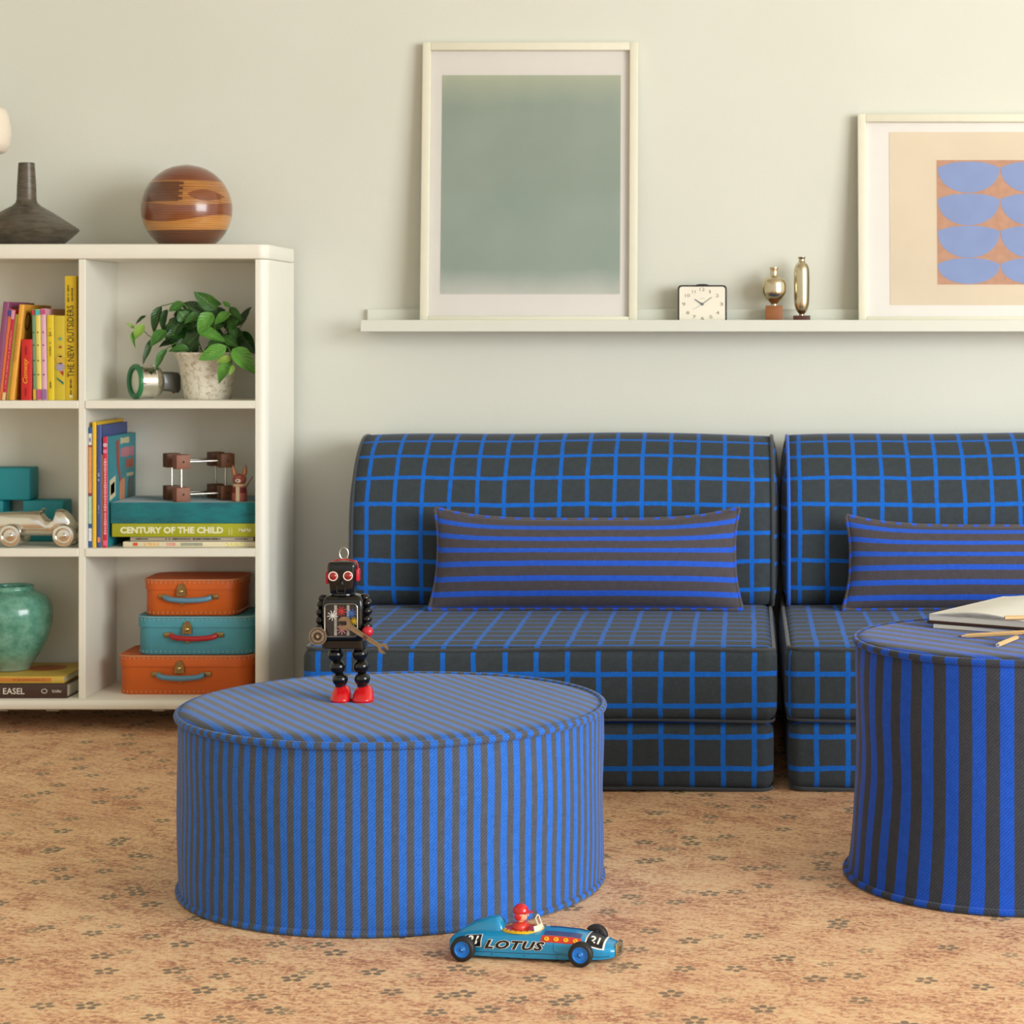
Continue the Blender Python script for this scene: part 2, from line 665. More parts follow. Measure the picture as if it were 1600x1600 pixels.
# ---------------------------------------------------------------- picture ledge
LW = M('ledge_white', (219, 221, 208), rough=0.5, var=0.01)
YL = 4.985
LZT, LZB = PZ(500, YL), PZ(518.3, YL)
LX0, LX1 = PX(563, YL), 0.95
LZF = LZB + 0.014                    # floor of the ledge
led = thing('picture_ledge', 'long narrow white picture ledge fixed to the wall above the sofa', 'shelf', ((LX0 + LX1) / 2, WALL_Y, LZB))
lx = led.location.x
g = G(); g.rbox((0, (YL + 0.012 + WALL_Y) / 2 - WALL_Y, 0.007), (LX1 - LX0, WALL_Y - YL - 0.012, 0.014), 0.001, 1)
build('ledge_board', g, LW, led)
g = G(); g.rbox((0, YL + 0.006 - WALL_Y, (LZT - LZB) / 2), (LX1 - LX0, 0.012, LZT - LZB), 0.0012, 1)
build('front_lip', g, LW, led)
zr = PZ(483, WALL_Y - 0.014)
g = G(); g.rbox((0, -0.007, 0.014 + (zr - LZF) / 2), (LX1 - LX0, 0.014, zr - LZF), 0.001, 1)
build('back_rail', g, LW, led)

FRW = M('frame_white', (226, 223, 202), rough=0.45, var=0.015, vscale=40)
MATW = M('mat_board', (231, 228, 222), rough=0.9, var=0.01)
def glass_mat():
    n = N('frame_glass')
    t = n.add('ShaderNodeBsdfTransparent')
    gl = n.add('ShaderNodeBsdfGlossy', {'Roughness': 0.02, 'Color': (1, 1, 1, 1)})
    fr = n.add('ShaderNodeFresnel', {'IOR': 1.25})
    mx = n.add('ShaderNodeMixShader', {0: fr.outputs[0], 1: t.outputs[0], 2: gl.outputs[0]})
    n.t.links.new(mx.outputs[0], n.t.nodes['Material Output'].inputs[0])
    return n.m


GLASS = glass_mat()


def picture(name, label, x0, x1, ytop, print_box, mat_in, printmat, lean0, lean1):
    """leaning framed print; local plane x right, z up along the frame, y into the wall"""
    Yb, Yt = lean0, lean1
    X0, X1 = PX(x0, (Yb + Yt) / 2), PX(x1, (Yb + Yt) / 2)
    zt = PZ(ytop, Yt)
    hh = math.hypot(zt - LZF, Yt - Yb)
    ang = math.atan2(Yt - Yb, zt - LZF)
    t = thing(name, label, 'picture', ((X0 + X1) / 2, Yb, LZF + 0.0021))
    t.rotation_euler = (-ang, 0, 0)
    w = X1 - X0
    fw, fd = 0.0185, 0.021
    g = G()

    def L(px, py):       # photo pixel -> local x, local z
        k = (Yb + Yt) / 2
        for _ in range(8):
            z = PZ(py, k)
            s = (z - LZF) / (zt - LZF)
            k = Yb + (Yt - Yb) * s
        return PX(px, k) - t.location.x, s * hh
    bars = {'stile': [(-w / 2 + fw / 2, hh / 2, fw, hh), (w / 2 - fw / 2, hh / 2, fw, hh)],
            'rail': [(0, hh - fw / 2, w - 2 * fw, fw), (0, fw / 2, w - 2 * fw, fw)]}
    for nm, L2 in bars.items():
        for cx, cz, sx, sz in L2:
            g = G(); g.rbox((cx, fd / 2, cz), (sx, fd, sz), 0.0015, 2)
            build('frame_' + nm, g, FRW, t)
    g = G(); g.box((0, fd - 0.004, hh / 2), (w - 2 * fw, 0.004, hh - 2 * fw))
    build('mat_board', g, MATW, t, smooth=0)
    a, b = L(print_box[0], print_box[1]), L(print_box[2], print_box[3])
    g = G(); g.box(((a[0] + b[0]) / 2, fd - 0.0066, (a[1] + b[1]) / 2), (b[0] - a[0], 0.0008, a[1] - b[1]))
    pr = build('art_print', g, printmat, t, smooth=0)
    g = G(); g.box((0, fd - 0.010, hh / 2), (w - 2 * fw, 0.0015, hh - 2 * fw))
    build('glass_pane', g, GLASS, t, smooth=0)
    return t, pr, L, fd


def green_print():
    n = N('sage_print')
    o = n.obj()
    tc = n.add('ShaderNodeTexCoord').outputs['Generated']
    sp = n.add('ShaderNodeSeparateXYZ', {0: tc})
    nz = n.ma('MULTIPLY', n.ma('SUBTRACT', n.noise(o, 9.0, 4.0), 0.5), 0.10)
    v = n.ma('ADD', sp.outputs[2], nz)
    top = n.mr(v, 0.86, 1.02)
    bot = n.mr(v, 0.11, -0.02)
    c = n.mix(n.mr(n.noise(o, 5.0, 5.0), 0.3, 0.7), srgb((150, 166, 154)), srgb((162, 175, 164)))
    c = n.mix(top, c, srgb((188, 194, 170)))
    c = n.mix(bot, c, srgb((208, 210, 202)))
    th = n.noise(n.scale(o, (900, 900, 60)), 1.0, 2.0)
    n.set(col=n.mix(n.ma('MULTIPLY', th, 0.10), c, srgb((130, 144, 132))), rough=0.9)
    return n.m


picture('framed_print', 'tall white framed print of a soft sage green colour field', 658, 996, 67, (690, 117, 968, 460), None, green_print(), 5.018, 5.066)
PAPER = M('cream_paper', (220, 206, 182), rough=0.9, var=0.05, vscale=4)
t2, pr2, L2, fd2 = picture('framed_print', 'white framed print of blue bowl shapes on a terracotta block', 1341, 1785, 179, (1390, 206, 1736, 477), None, PAPER, 5.018, 5.064)
TERRA = M('terracotta_ink', (192, 148, 122), rough=0.9, var=0.08, vscale=60)
BLUEI = M('periwinkle_ink', (138, 156, 198), rough=0.9, var=0.04, vscale=20)
a, b = L2(1464, 250), L2(1662, 445)
g = G(); g.box(((a[0] + b[0]) / 2, fd2 - 0.0071, (a[1] + b[1]) / 2), (b[0] - a[0], 0.0004, a[1] - b[1]))
build('printed_block', g, TERRA, pr2, smooth=0)
for ci, (cx0, cx1) in enumerate(((1466, 1563), (1564.5, 1661))):
    for ys, ym, yb in ((252.5, 262, 301), (302.5, 311, 352), (353, 361, 403), (403.5, 413, 444)):
        pts = []
        cxm = (cx0 + cx1) / 2
        hw = (cx1 - cx0) / 2
        for k in range(25):
            a_ = PI * k / 24
            pts.append((cxm + hw * math.cos(a_), ym + (yb - ym) * math.sin(a_) ** 0.9))
        for k in range(1, 16):
            u = -1 + 2 * k / 16
            pts.append((cxm + hw * u, ys + (ym - ys) * abs(u) ** 2.6))
        g = G()
        g.prism([L2(px, py) for px, py in pts][::-1], fd2 - 0.0078, fd2 - 0.0073)
        build('printed_bowl', g, BLUEI, pr2, smooth=0)

# ---------------------------------------------------------------- cloth things
DARK = (60, 67, 72)
BLUE = (26, 104, 204)


def nodes_axis(h, r, m):
    """sample positions along an axis of half length h with extra points in the rounded zones"""
    e = [h - r + r * k / 4 for k in range(5)]
    mid = [-(h - r) + 2 * (h - r) * k / m for k in range(1, m)]
    return sorted([-x for x in e] + mid + e)


def cushion(name, size, r, mat, parent, c, bulge=(0.0, 0.0, 0.0), m=(14, 12, 6), u_off=(0, 0), pinch=None):
    """soft block: rounded box with slightly swollen faces; UVs in metres follow the cloth"""
    hx, hy, hz = size[0] / 2, size[1] / 2, size[2] / 2
    ax = [nodes_axis(hx, r, m[0]), nodes_axis(hy, r, m[1]), nodes_axis(hz, r, m[2])]
    hv = (hx, hy, hz)
    g = G()

    def pos(p):
        inn = Vector([max(-(hv[i] - r), min(hv[i] - r, p[i])) for i in range(3)])
        d = Vector(p) - inn
        q = inn + d.normalized() * r
        s = [1 - (p[i] / hv[i]) ** 2 for i in range(3)]
        for i in range(3):
            j, k = (i + 1) % 3, (i + 2) % 3
            if abs(abs(p[i]) - hv[i]) < 1e-6:
                q[i] += math.copysign(1, p[i]) * bulge[i] * (max(0, s[j]) ** 0.5) * (max(0, s[k]) ** 0.5)
        if pinch:
            q = pinch(q)
        return q
    for i in range(3):
        j, k = (i + 1) % 3, (i + 2) % 3
        for sg in (-1, 1):
            A, B = ax[j], ax[k]
            base = len(g.v)
            for a_ in A:
                for b_ in B:
                    p = [0, 0, 0]
                    p[i], p[j], p[k] = sg * hv[i], a_, b_
                    g.v.append(pos(p))
            nb = len(B)
            for x in range(len(A) - 1):
                for y in range(nb - 1):
                    idx = [base + x * nb + y, base + (x + 1) * nb + y, base + (x + 1) * nb + y + 1, base + x * nb + y + 1]
                    uvs = []
                    for (aa, bb) in ((A[x], B[y]), (A[x + 1], B[y]), (A[x + 1], B[y + 1]), (A[x], B[y + 1])):
                        p = [0, 0, 0]
                        p[i], p[j], p[k] = sg * hv[i], aa, bb
                        X, Y, Z = p[0] + c[0], p[1] + c[1], p[2] + c[2]
                        if i == 1:
                            uvs.append((X + u_off[0], Z + u_off[1]))
                        elif i == 2:
                            uvs.append((X + u_off[0], Y + u_off[1]))
                        else:
                            uvs.append((Y + u_off[0], Z + u_off[1]))
                    g.face(idx, uvs)
    return build(name, g, mat, parent, loc=c, smooth=60, weld=True)


def sofa(label, sx0, sx1, bx0, bx1, phase_b, phase_s, left_pipe_blue):
    W = sx1 - sx0
    xc = (sx0 + sx1) / 2
    y0, y1 = 4.165, 5.075
    yc = (y0 + y1) / 2
    t = thing('sofa', label, 'sofa', (xc, yc, 0))
    p = 0.0588
    fs = fabric('check_seat_%d' % int(sx0 * 100), 'grid', p, 0.0092, DARK, BLUE, pv=0.0598, offu=phase_s - xc, offv=0.2241, jit=0.0026)
    fb = fabric('check_back_%d' % int(sx0 * 100), 'grid', 0.0596, 0.0086, DARK, BLUE, pv=0.0600, offu=phase_b - xc, offv=0.066, jit=0.0028)
    pipe_m = M('piping_dark', (56, 61, 66), rough=0.8, var=0.2, vscale=300, sheen=0.3)
    pipe_b = M('piping_blue', (32, 100, 208), rough=0.8, var=0.1, vscale=300, sheen=0.3)

    def sag(q):
        return q
    cushion('base_cushion', (W - 0.012, y1 - y0 - 0.006, 0.1315), 0.024, fs, t, (0, 0.003, 0.0662), bulge=(0.004, 0.006, 0.0), u_off=(0, 0))
    seat = cushion('seat_cushion', (W, y1 - y0, 0.141), 0.022, fs, t, (0, 0, 0.2035), bulge=(0.006, 0.007, 0.004), u_off=(0, 0))
    # piping round the seat top, the seat underside and the base bottom

    def rim(z, ins, r, mat, parent):
        w2, d2 = W / 2 - ins, (y1 - y0) / 2 - ins
        pts = []
        for (x, y) in rrect(2 * w2, 2 * d2, 0.028, 6):
            pts.append((x, y))
        full = []
        for i in range(len(pts)):
            a_, b_ = Vector(pts[i]), Vector(pts[(i + 1) % len(pts)])
            k = max(1, int((b_ - a_).length / 0.04))
            for q in range(k):
                c_ = a_.lerp(b_, q / k)
                full.append((c_.x, c_.y, z + 0.0025 * math.sin(c_.x * 9.0) * (1 if c_.y < 0 else 0)))
        g = G(); g.tube(full, r, 8, True)
        return build('piping', g, mat, parent)
    rim(0.2035 + 0.0655, 0.0045, 0.0042, pipe_m, t)
    rim(0.1345, 0.004, 0.0026, pipe_m, t)
    rim(0.0045, 0.008, 0.0036, pipe_m, t)
    # back cushion: cloth profile run along x
    prof = [(4.815, 0.2760), (4.790, 0.2800), (4.776, 0.302), (4.772, 0.36), (4.774, 0.43), (4.784, 0.495), (4.806, 0.544), (4.843, 0.586), (4.888, 0.615), (4.935, 0.632),
            (4.985, 0.635), (5.035, 0.627), (5.064, 0.606), (5.073, 0.57), (5.076, 0.45), (5.076, 0.33), (5.070, 0.290), (5.045, 0.2765), (4.93, 0.2755)]
    pts = bez([(a_, b_, 0) for a_, b_ in prof] + [(prof[0][0], prof[0][1], 0)], 4)[:-1]
    arc = [0.0]
    for i in range(1, len(pts) + 1):
        arc.append(arc[-1] + (pts[i % len(pts)] - pts[i - 1]).length)
    m = len(pts)
    Wb = bx1 - bx0
    bxc = (bx0 + bx1) / 2 - xc
    ns = 26
    cen = Vector((4.93, 0.455, 0))
    g = G()
    xs = [-Wb / 2 + Wb * i / ns for i in range(ns + 1)]
    for x in xs:
        for q in pts:
            puff = 0.006 * (1 - (2 * x / Wb) ** 4)
            d = (q - cen).normalized()
            # bottom stays flat on the seat, back stays off the wall
            w = 1.0 if (q.y > 0.30 and q.x < 5.03) else 0.0
            g.v.append(Vector((x + bxc, q.x + d.x * puff * w - yc, q.y + d.y * puff * w + 0.0015 * math.sin(x * 11) * w)))
    for i in range(ns):
        for k in range(m):
            k2 = (k + 1) % m
            g.face((i * m + k, i * m + k2, (i + 1) * m + k2, (i + 1) * m + k),
                   [(xs[i] + bxc, arc[k]), (xs[i] + bxc, arc[k + 1]), (xs[i + 1] + bxc, arc[k + 1]), (xs[i + 1] + bxc, arc[k])])
    for sgn, ring0 in ((-1, 0), (1, ns * m)):
        prev = [ring0 + k for k in range(m)]
        prevp = [g.v[i] for i in prev]
        for s, out in ((0.93, 0.007), (0.75, 0.013), (0.4, 0.017), (0.02, 0.018)):
            base = len(g.v)
            for k in range(m):
                c2 = Vector((sgn * (Wb / 2 + out) + bxc, cen.x - yc, cen.y))
                q = Vector((sgn * (Wb / 2 + out) + bxc, cen.x - yc + (pts[k].x - cen.x) * s, cen.y + (pts[k].y - cen.y) * s))
                g.v.append(q)
            cur = [base + k for k in range(m)]
            for k in range(m):
                k2 = (k + 1) % m
                idx = (prev[k], prev[k2], cur[k2], cur[k])
                g.face(idx, [(g.v[i].y * 1.0 + 0.02, g.v[i].z) for i in idx])
            prev = cur
    back = build('back_cushion', g, fb, t, smooth=70)
    for sgn in (-1, 1):
        path = [(sgn * (Wb / 2 + 0.0005) + bxc, q.x - yc, q.y) for q in pts]
        g = G(); g.tube(path, 0.0042, 8, True)
        build('piping', g, pipe_b if (left_pipe_blue and sgn < 0) else pipe_m, back)
    return t


sofa('dark checked low sofa module behind the wide round pouf', -0.836, 0.058, -0.852, 0.058, -0.8206, -0.2186, False)
sofa('dark checked low sofa module behind the tall striped stool, at the right edge', 0.077, 0.985, 0.094, 1.004, 0.1172, 0.1345, True)


def stripe_mats(nm, period, cd, cb, ang):
    side = fabric(nm + '_side', 'stripe', period, period * 0.5, cd, cb, jit=0.0005, wamt=0.42, sheen=0.2)
    return side


def sag(x, y, r):
    """the padding stands fuller at the front left than at the back right"""
    return 0.62 - 0.40 * (0.6 * x + 0.8 * y) / r


def pouf(name, label, cat, X, Y, rt, rb, zt, period, ang, cd, cb, dome, lean=0.0):
    t = thing(name, label, cat, (X, Y, 0))
    n = 160
    fm = stripe_mats(name, period, cd, cb, ang)
    prof = [(rb - 0.006, 0.005), (rb - 0.0045 - lean, 0.014), (rb - 0.004 - lean * 2.2, 0.05), (rt - 0.003 - lean * 0.2, zt * 0.45), (rt - 0.002, zt * 0.72), (rt - 0.003, zt - 0.022), (rt - 0.004, zt - 0.004)]
    pr = [(p.x, p.y) for p in bez([(a_, b_, 0) for a_, b_ in prof], 3)]
    k = round(2 * PI * rt / period)
    U = k * period
    g = G()
    for r, z in pr:
        for i in range(n):
            a_ = 2 * PI * i / n - PI / 2
            wob = 0.0012 * math.sin(5 * a_ + z * 30)
            g.v.append(Vector(((r + wob) * math.cos(a_), (r + wob) * math.sin(a_), z)))
    for j in range(len(pr) - 1):
        for i in range(n):
            i2 = (i + 1) % n
            u0, u1 = U * i / n, U * (i + 1) / n
            g.face((j * n + i, j * n + i2, (j + 1) * n + i2, (j + 1) * n + i), [(u0, pr[j][1]), (u1, pr[j][1]), (u1, pr[j + 1][1]), (u0, pr[j + 1][1])])
    g.face(list(range(n - 1, -1, -1)), [(0, 0)] * n)
    build('side_cover', g, fm, t, smooth=60, fixn=False)
    # padded top
    g = G()
    rings = [(rt - 0.003, zt - 0.002), (rt - 0.0045, zt + dome * 0.3), (rt - 0.0075, zt + dome * 0.58), (rt - 0.013, zt + dome * 0.8), (rt - 0.024, zt + dome * 0.95), (rt - 0.05, zt + dome), (rt * 0.6, zt + dome), (rt * 0.3, zt + dome)]
    ca, sa = math.cos(R(ang)), math.sin(R(ang))

    def tuv(p, arc):
        # cloth coordinate: unroll the rim so the bands bend over the edge
        r = math.hypot(p.x, p.y)
        k2 = arc / r if r > 1e-6 else 1
        x, y = p.x * k2, p.y * k2
        return (-sa * x + ca * y, ca * x + sa * y)
    arcs = [0.0]
    rr = rings[::-1]
    total = rr[0][0]
    al = [total]
    for i in range(1, len(rr)):
        total += math.hypot(rr[i][0] - rr[i - 1][0], rr[i][1] - rr[i - 1][1])
        al.append(total)
    al = al[::-1]
    for r, z in rings:
        for i in range(n):
            a_ = 2 * PI * i / n
            x_, y_ = r * math.cos(a_), r * math.sin(a_)
            g.v.append(Vector((x_, y_, zt + (z - zt) * sag(x_, y_, rt))))
    g.v.append(Vector((0, 0, zt + dome * sag(0, 0, rt))))
    for j in range(len(rings) - 1):
        for i in range(n):
            i2 = (i + 1) % n
            idx = (j * n + i, j * n + i2, (j + 1) * n + i2, (j + 1) * n + i)
            ar = (al[j], al[j], al[j + 1], al[j + 1])
            g.face(idx, [tuv(g.v[q], ar[e]) for e, q in enumerate(idx)])
    L = len(rings) - 1
    for i in range(n):
        i2 = (i + 1) % n
        idx = (L * n + i, L * n + i2, (L + 1) * n)
        g.face(idx, [tuv(g.v[q], al[L]) if q != (L + 1) * n else (0, 0) for q in idx])
    build('padded_top', g, fm, t, smooth=60, fixn=False)
    for r, z, q in ((rt - 0.0025, zt, 0.0056), (rb - 0.0055, 0.0058, 0.0052)):
        g = G()
        path = [(r * math.cos(2 * PI * i / n - PI / 2), r * math.sin(2 * PI * i / n - PI / 2), z) for i in range(n)]
        g.tube(path, q, 10, True)
        # rescale u so an integer number of bands fits
        Lp = 2 * PI * r
        g.uv = [[(a_ * U / Lp, b_) for a_, b_ in u] if u else u for u in g.uv]
        build('piping', g, fm, t)
    return t


PX1, PY1, ZT1 = -0.5575, 3.495, 0.2755
pouf('round_pouf', 'wide low round pouf in narrow blue and grey stripes under the robot', 'pouf', PX1, PY1, 0.3345, 0.3355, ZT1, 0.0222, -60, (79, 84, 94), (46, 106, 200), 0.0135)
PX2, PY2, ZT2 = 0.4327, 3.548, 0.3745
pouf('round_stool', 'tall round stool in broad blue and charcoal stripes at the right edge', 'stool', PX2, PY2, 0.2585, 0.277, ZT2, 0.0425, -48, (60, 63, 71), (32, 82, 190), 0.010, lean=0.004)


def lumbar(label, x0, x1, z0, z1, Y, tilt):
    w, h = x1 - x0, z1 - z0
    th = 0.13
    t = thing('lumbar_pillow', label, 'pillow', ((x0 + x1) / 2, Y, z0))
    fm = fabric('pillow_stripe', 'vstripe', 0.0318, 0.0112, (80, 75, 80), (44, 92, 205), jit=0.0009, wamt=0.05, sheen=0.15, offv=0.017)
    nu, nv = 44, 20
    us = [-math.cos(PI * i / nu) for i in range(nu + 1)]
    vs = [-math.cos(PI * i / nv) for i in range(nv + 1)]

    def out(u, v):
        x = w / 2 * u * (1 - 0.052 * (1 - v * v) - 0.02 * max(0, v))
        z = h / 2 * v * (1 - (0.24 if v > 0 else 0.03) * (1 - u ** 4))
        return x, z
    g = G()
    for sg in (-1, 1):
        base = len(g.v)
        for u in us:
            for v in vs:
                x, z = out(u, v)
                e = max(0.0, (1 - u * u) * (1 - v * v))
                y = sg * th / 2 * e ** 0.52
                g.v.append(Vector((x, y, z)))
        for i in range(nu):
            for j in range(nv):
                idx = (base + i * (nv + 1) + j, base + (i + 1) * (nv + 1) + j, base + (i + 1) * (nv + 1) + j + 1, base + i * (nv + 1) + j + 1)
                g.face(idx, [(us[a_] * w / 2, vs[b_] * h / 2) for a_, b_ in ((i, j), (i + 1, j), (i + 1, j + 1), (i, j + 1))])
    body = build('pillow_cover', g, fm, t, loc=(0, 0, h / 2), rot=(-tilt, 0, 0), smooth=80, weld=True)
    path = []
    for u in us[:-1]:
        path.append(out(u, -1))
    for v in vs[:-1]:
        path.append(out(1, v))
    for u in us[::-1][:-1]:
        path.append(out(u, 1))
    for v in vs[::-1][:-1]:
        path.append(out(-1, v))
    # drop coincident neighbours at the corners and round them
    cl = []
    for x, z in path:
        if not cl or math.hypot(cl[-1][0] - x, cl[-1][2] - z) > 0.004:
            cl.append((x, 0, z))
    g = G(); g.tube(cl, 0.0044, 8, True)
    pm = fabric('pillow_piping', 'stripe', 0.033, 0.011, (86, 82, 86), (44, 90, 215), jit=0, wamt=0.05, sheen=0.3)
    build('piping', g, pm, t, loc=(0, 0, h / 2), rot=(-tilt, 0, 0))
    return t


YPIL = 4.700
lumbar('long blue and brown striped lumbar pillow on the sofa behind the robot', PX(668, YPIL - 0.04), PX(1160, YPIL - 0.04), 0.279, 0.279 + 0.216, YPIL, R(10))
lumbar('long blue and brown striped lumbar pillow behind the open notebook', PX(1318, YPIL - 0.04), PX(1318, YPIL - 0.04) + 0.672, 0.279, 0.279 + 0.20, YPIL, R(10))

# ---------------------------------------------------------------- things on the bookcase
YT = 4.93
K = YT / F                           # metres per photo pixel at that depth


def lathe_px(cx, prof, Y, n=48, cuts=6):
    """profile given as (radius px, photo y) -> smoothed metre profile relative to the base"""
    k = Y / F
    zb = PZ(prof[0][1], Y)
    pr = [(max(1e-5, r * k), PZ(y, Y) - zb) for r, y in prof]
    return pr


t = thing('bottle_vase', 'dark grey ceramic vase with flared disc body and long neck on the bookcase', 'vase', (PX(41.5, YT), YT, Z_TOP))
k = K
pr = [(50, 0), (53, 1), (66, 12), (78, 23), (79.5, 25.5), (78, 28), (60, 40), (38, 54), (22, 63), (16.5, 68), (15, 74), (14.4, 95), (13, 118), (12.2, 130), (11.2, 130.6), (10.4, 128), (10, 100)]
g = G(); g.lathe([(r * k, z * k) for r, z in pr], 56, cap1=True)
n = N('dark_stoneware'); o = n.obj()
f = n.noise(n.scale(o, (1, 1, 5)), 30.0, 5.0, 0.7)
n.set(col=n.mix(n.mr(f, 0.3, 0.7), srgb((62, 56, 48)), srgb((112, 102, 88))), rough=0.36, metal=0.3)
n.bump(n.noise(o, 260.0, 3.0), 0.3, 0.0008)
build('vase_body', g, n.m, t, smooth=40)

# turned wooden ball built from glued layers
t = thing('wooden_ball', 'large polished ball of layered brown woods on the bookcase', 'ball', (PX(292, YT), YT, Z_TOP))
rb_ = 69.5 * K
zc = 58.0 * K
bands = [(-58, -33, 0), (-33, -16, 1), (-16, 6, 2), (6, 42, 3), (42, 69.4, 4)]
wd = [wood('walnut_dark', (74, 40, 22), (112, 62, 32), (9, 9, 110), 0.28, 0.6), wood('oak_gold', (162, 104, 46), (196, 138, 70), (9, 9, 110), 0.28, 0.6),
      wood('cherry_red', (104, 52, 24), (140, 78, 38), (9, 9, 110), 0.28, 0.6), wood('teak_mix', (128, 76, 34), (188, 128, 62), (9, 9, 110), 0.28, 0.6, 6.0), wood('rosewood', (96, 44, 22), (134, 70, 36), (9, 9, 110), 0.28, 0.6)]
BW = {-33: (2.0, 1, 0.4), -16: (6.0, 2, 2.2), 6: (3.5, 2, 1.2), 42: (0.0, 1, 0.0)}      # wavy glue lines: amplitude, lobes, phase


def glue(z, a):
    am, lo, ph = BW.get(z, (0.0, 1, 0.0))
    return z + am * math.sin(lo * a + ph)


for z0, z1, mi in bands:
    rings = []
    for i in range(9):
        ring = []
        for q in range(72):
            a = 2 * PI * q / 72
            z = glue(z0, a) + (glue(z1, a) - glue(z0, a)) * i / 8
            r_ = math.sqrt(max(0.02, 69.5 ** 2 - z * z)) * K
            ring.append((r_ * math.cos(a), r_ * math.sin(a), z * K + zc))
        rings.append(ring)
    g = G(); g.loft(rings)
    build('wood_layer', g, wd[mi], t, smooth=40)
rows = []
for i in range(15):
    x = 18 + 46 * i / 14
    hh = 8.5 * math.sin(PI * (i + 0.15) / 14.3) ** 0.7
    zz0 = 19 - 0.06 * (x - 40)
    rows.append([(x * K, -math.sqrt(max(4, 69.8 ** 2 - x * x - (zz0 + hh * q) ** 2)) * K, (zz0 + hh * q) * K + zc) for q in (-1, -0.5, 0, 0.5, 1)])
g = G(); g.loft(rows, closed_ring=False)
build('knot', g, wd[2], t, smooth=60)
# inlaid dark block on the front left with finger joint
g = G()
for i in range(10):
    for j in range(8):
        pass
rows = []
for i in range(13):
    x = -58 + 62 * i / 12
    col = []
    for j in range(7):
        z = 9 + 31 * j / 6
        y = -math.sqrt(max(1, 69.9 ** 2 - x * x - z * z))
        col.append((x * K, y * K, z * K + zc))
    rows.append(col)
g.loft(rows, closed_ring=False)
build('inlay', g, wd[0], t, smooth=60)
for z in (13, 21, 29, 37):
    g = G(); rows = []
    for x in (4, 7, 10):
        rows.append([(x * K, -math.sqrt(69.95 ** 2 - x * x - q * q) * K, q * K + zc) for q in (z - 2.4, z, z + 2.4)])
    g.loft(rows, closed_ring=False)
    build('inlay_tooth', g, wd[0], t, smooth=60)

# lamp whose shade just reaches into the picture
xl = PX(13, 4.9) - 0.122
t = thing('table_lamp', 'cream lamp shade cut off by the left edge above the dark vase', 'lamp', (xl, 4.9, Z_TOP))
zs = PZ(238, 4.9) - Z_TOP
hs = 70 * 4.9 / F
OPAL = M('opal_shade', (240, 226, 206), rough=0.35, var=0.02)
g = G(); g.lathe([(0.012, zs), (0.104, zs), (0.1125, zs + 0.004), (0.119, zs + hs * 0.2), (0.122, zs + hs * 0.4), (0.121, zs + hs * 0.6), (0.1165, zs + hs * 0.85), (0.112, zs + hs * 0.97), (0.106, zs + hs), (0.01, zs + hs)], 40)
build('lamp_shade', g, OPAL, t, smooth=50)
g = G(); g.cyl((0, 0, 0.012), (0, 0, zs + 0.002), 0.006)
build('stem', g, M('brass_lamp', (176, 146, 92), rough=0.3, metal=1.0), t)
g = G(); g.lathe([(0.031, 0), (0.032, 0.003), (0.031, 0.010), (0.008, 0.014)], 32)
build('base', g, M('brass_lamp', (176, 146, 92)), t)


# ---------------------------------------------------------------- books
PAGES = M('book_pages', (226, 216, 194), rough=0.9, var=0.08, vscale=90)
INK_D = M('ink_dark', (48, 42, 30), rough=0.8, var=0)
INK_W = M('ink_white', (236, 232, 220), rough=0.8, var=0)


def bookmat(c, rough=0.5):
    return M('cover_%d_%d_%d' % c, c, rough=rough, var=0.04, vscale=30)


def book_up(label, w, h, d, x, Y, z, colour, tilt=0.0, group=None, spine=None, name='book', rough=0.45):
    """upright book: origin at the bottom front right corner of the spine; tilt leans the top to the right"""
    t = thing(name, label, 'book', (x, Y, z))
    if tilt >= 0:
        t.rotation_euler = (0, tilt, 0)
        xo = -w
    else:
        t.rotation_euler = (0, tilt, 0)
        xo = 0.0
    cm = bookmat(colour, rough)
    ct = min(0.0022, w * 0.22)
    g = G(); g.rbox((xo + ct / 2, d / 2, h / 2), (ct, d, h), 0.0006, 1)
    build('front_board', g, cm, t)
    g = G(); g.rbox((xo + w - ct / 2, d / 2, h / 2), (ct, d, h), 0.0006, 1)
    build('back_board', g, cm, t)
    # rounded spine
    pts = []
    for i in range(9):
        a = PI * i / 8
        pts.append((xo + w / 2 - (w / 2) * math.cos(a), 0.0015 - min(0.0028, w * 0.25) * math.sin(a)))
    pts += [(xo + w, 0.004), (xo, 0.004)]
    g = G(); g.loft([[(a, b, 0) for a, b in pts], [(a, b, h) for a, b in pts]])
    sp = build('spine', g, spine or cm, t, smooth=50)
    g = G(); g.box((xo + w / 2, d / 2 + 0.001, h / 2), (w - 2 * ct, d - 0.006, h - 0.006))
    build('pages', g, PAGES, t, smooth=0)
    t['w'] = w
    return t, sp, xo


def book_flat(label, w, d, h, cx, Y, z, colour, name='book', spine_front=True, rough=0.45):
    """book lying flat, spine towards the room; origin under its centre"""
    t = thing(name, label, 'book', (cx, Y + d / 2, z))
    cm = bookmat(colour, rough)
    ct = min(0.0025, h * 0.2)
    g = G(); g.rbox((0, 0, ct / 2), (w, d, ct), 0.0006, 1)
    build('back_board', g, cm, t)
    g = G(); g.rbox((0, 0, h - ct / 2), (w, d, ct), 0.0006, 1)
    build('front_board', g, cm, t)
    g = G(); g.rbox((0, -d / 2 + 0.001, h / 2), (w, 0.004, h), 0.0012, 2)
    sp = build('spine', g, cm, t)
    g = G(); g.box((0, 0.0, h / 2), (w - 0.006, d - 0.006, h - 2 * ct))
    build('pages', g, PAGES, t, smooth=0)
    return t, sp


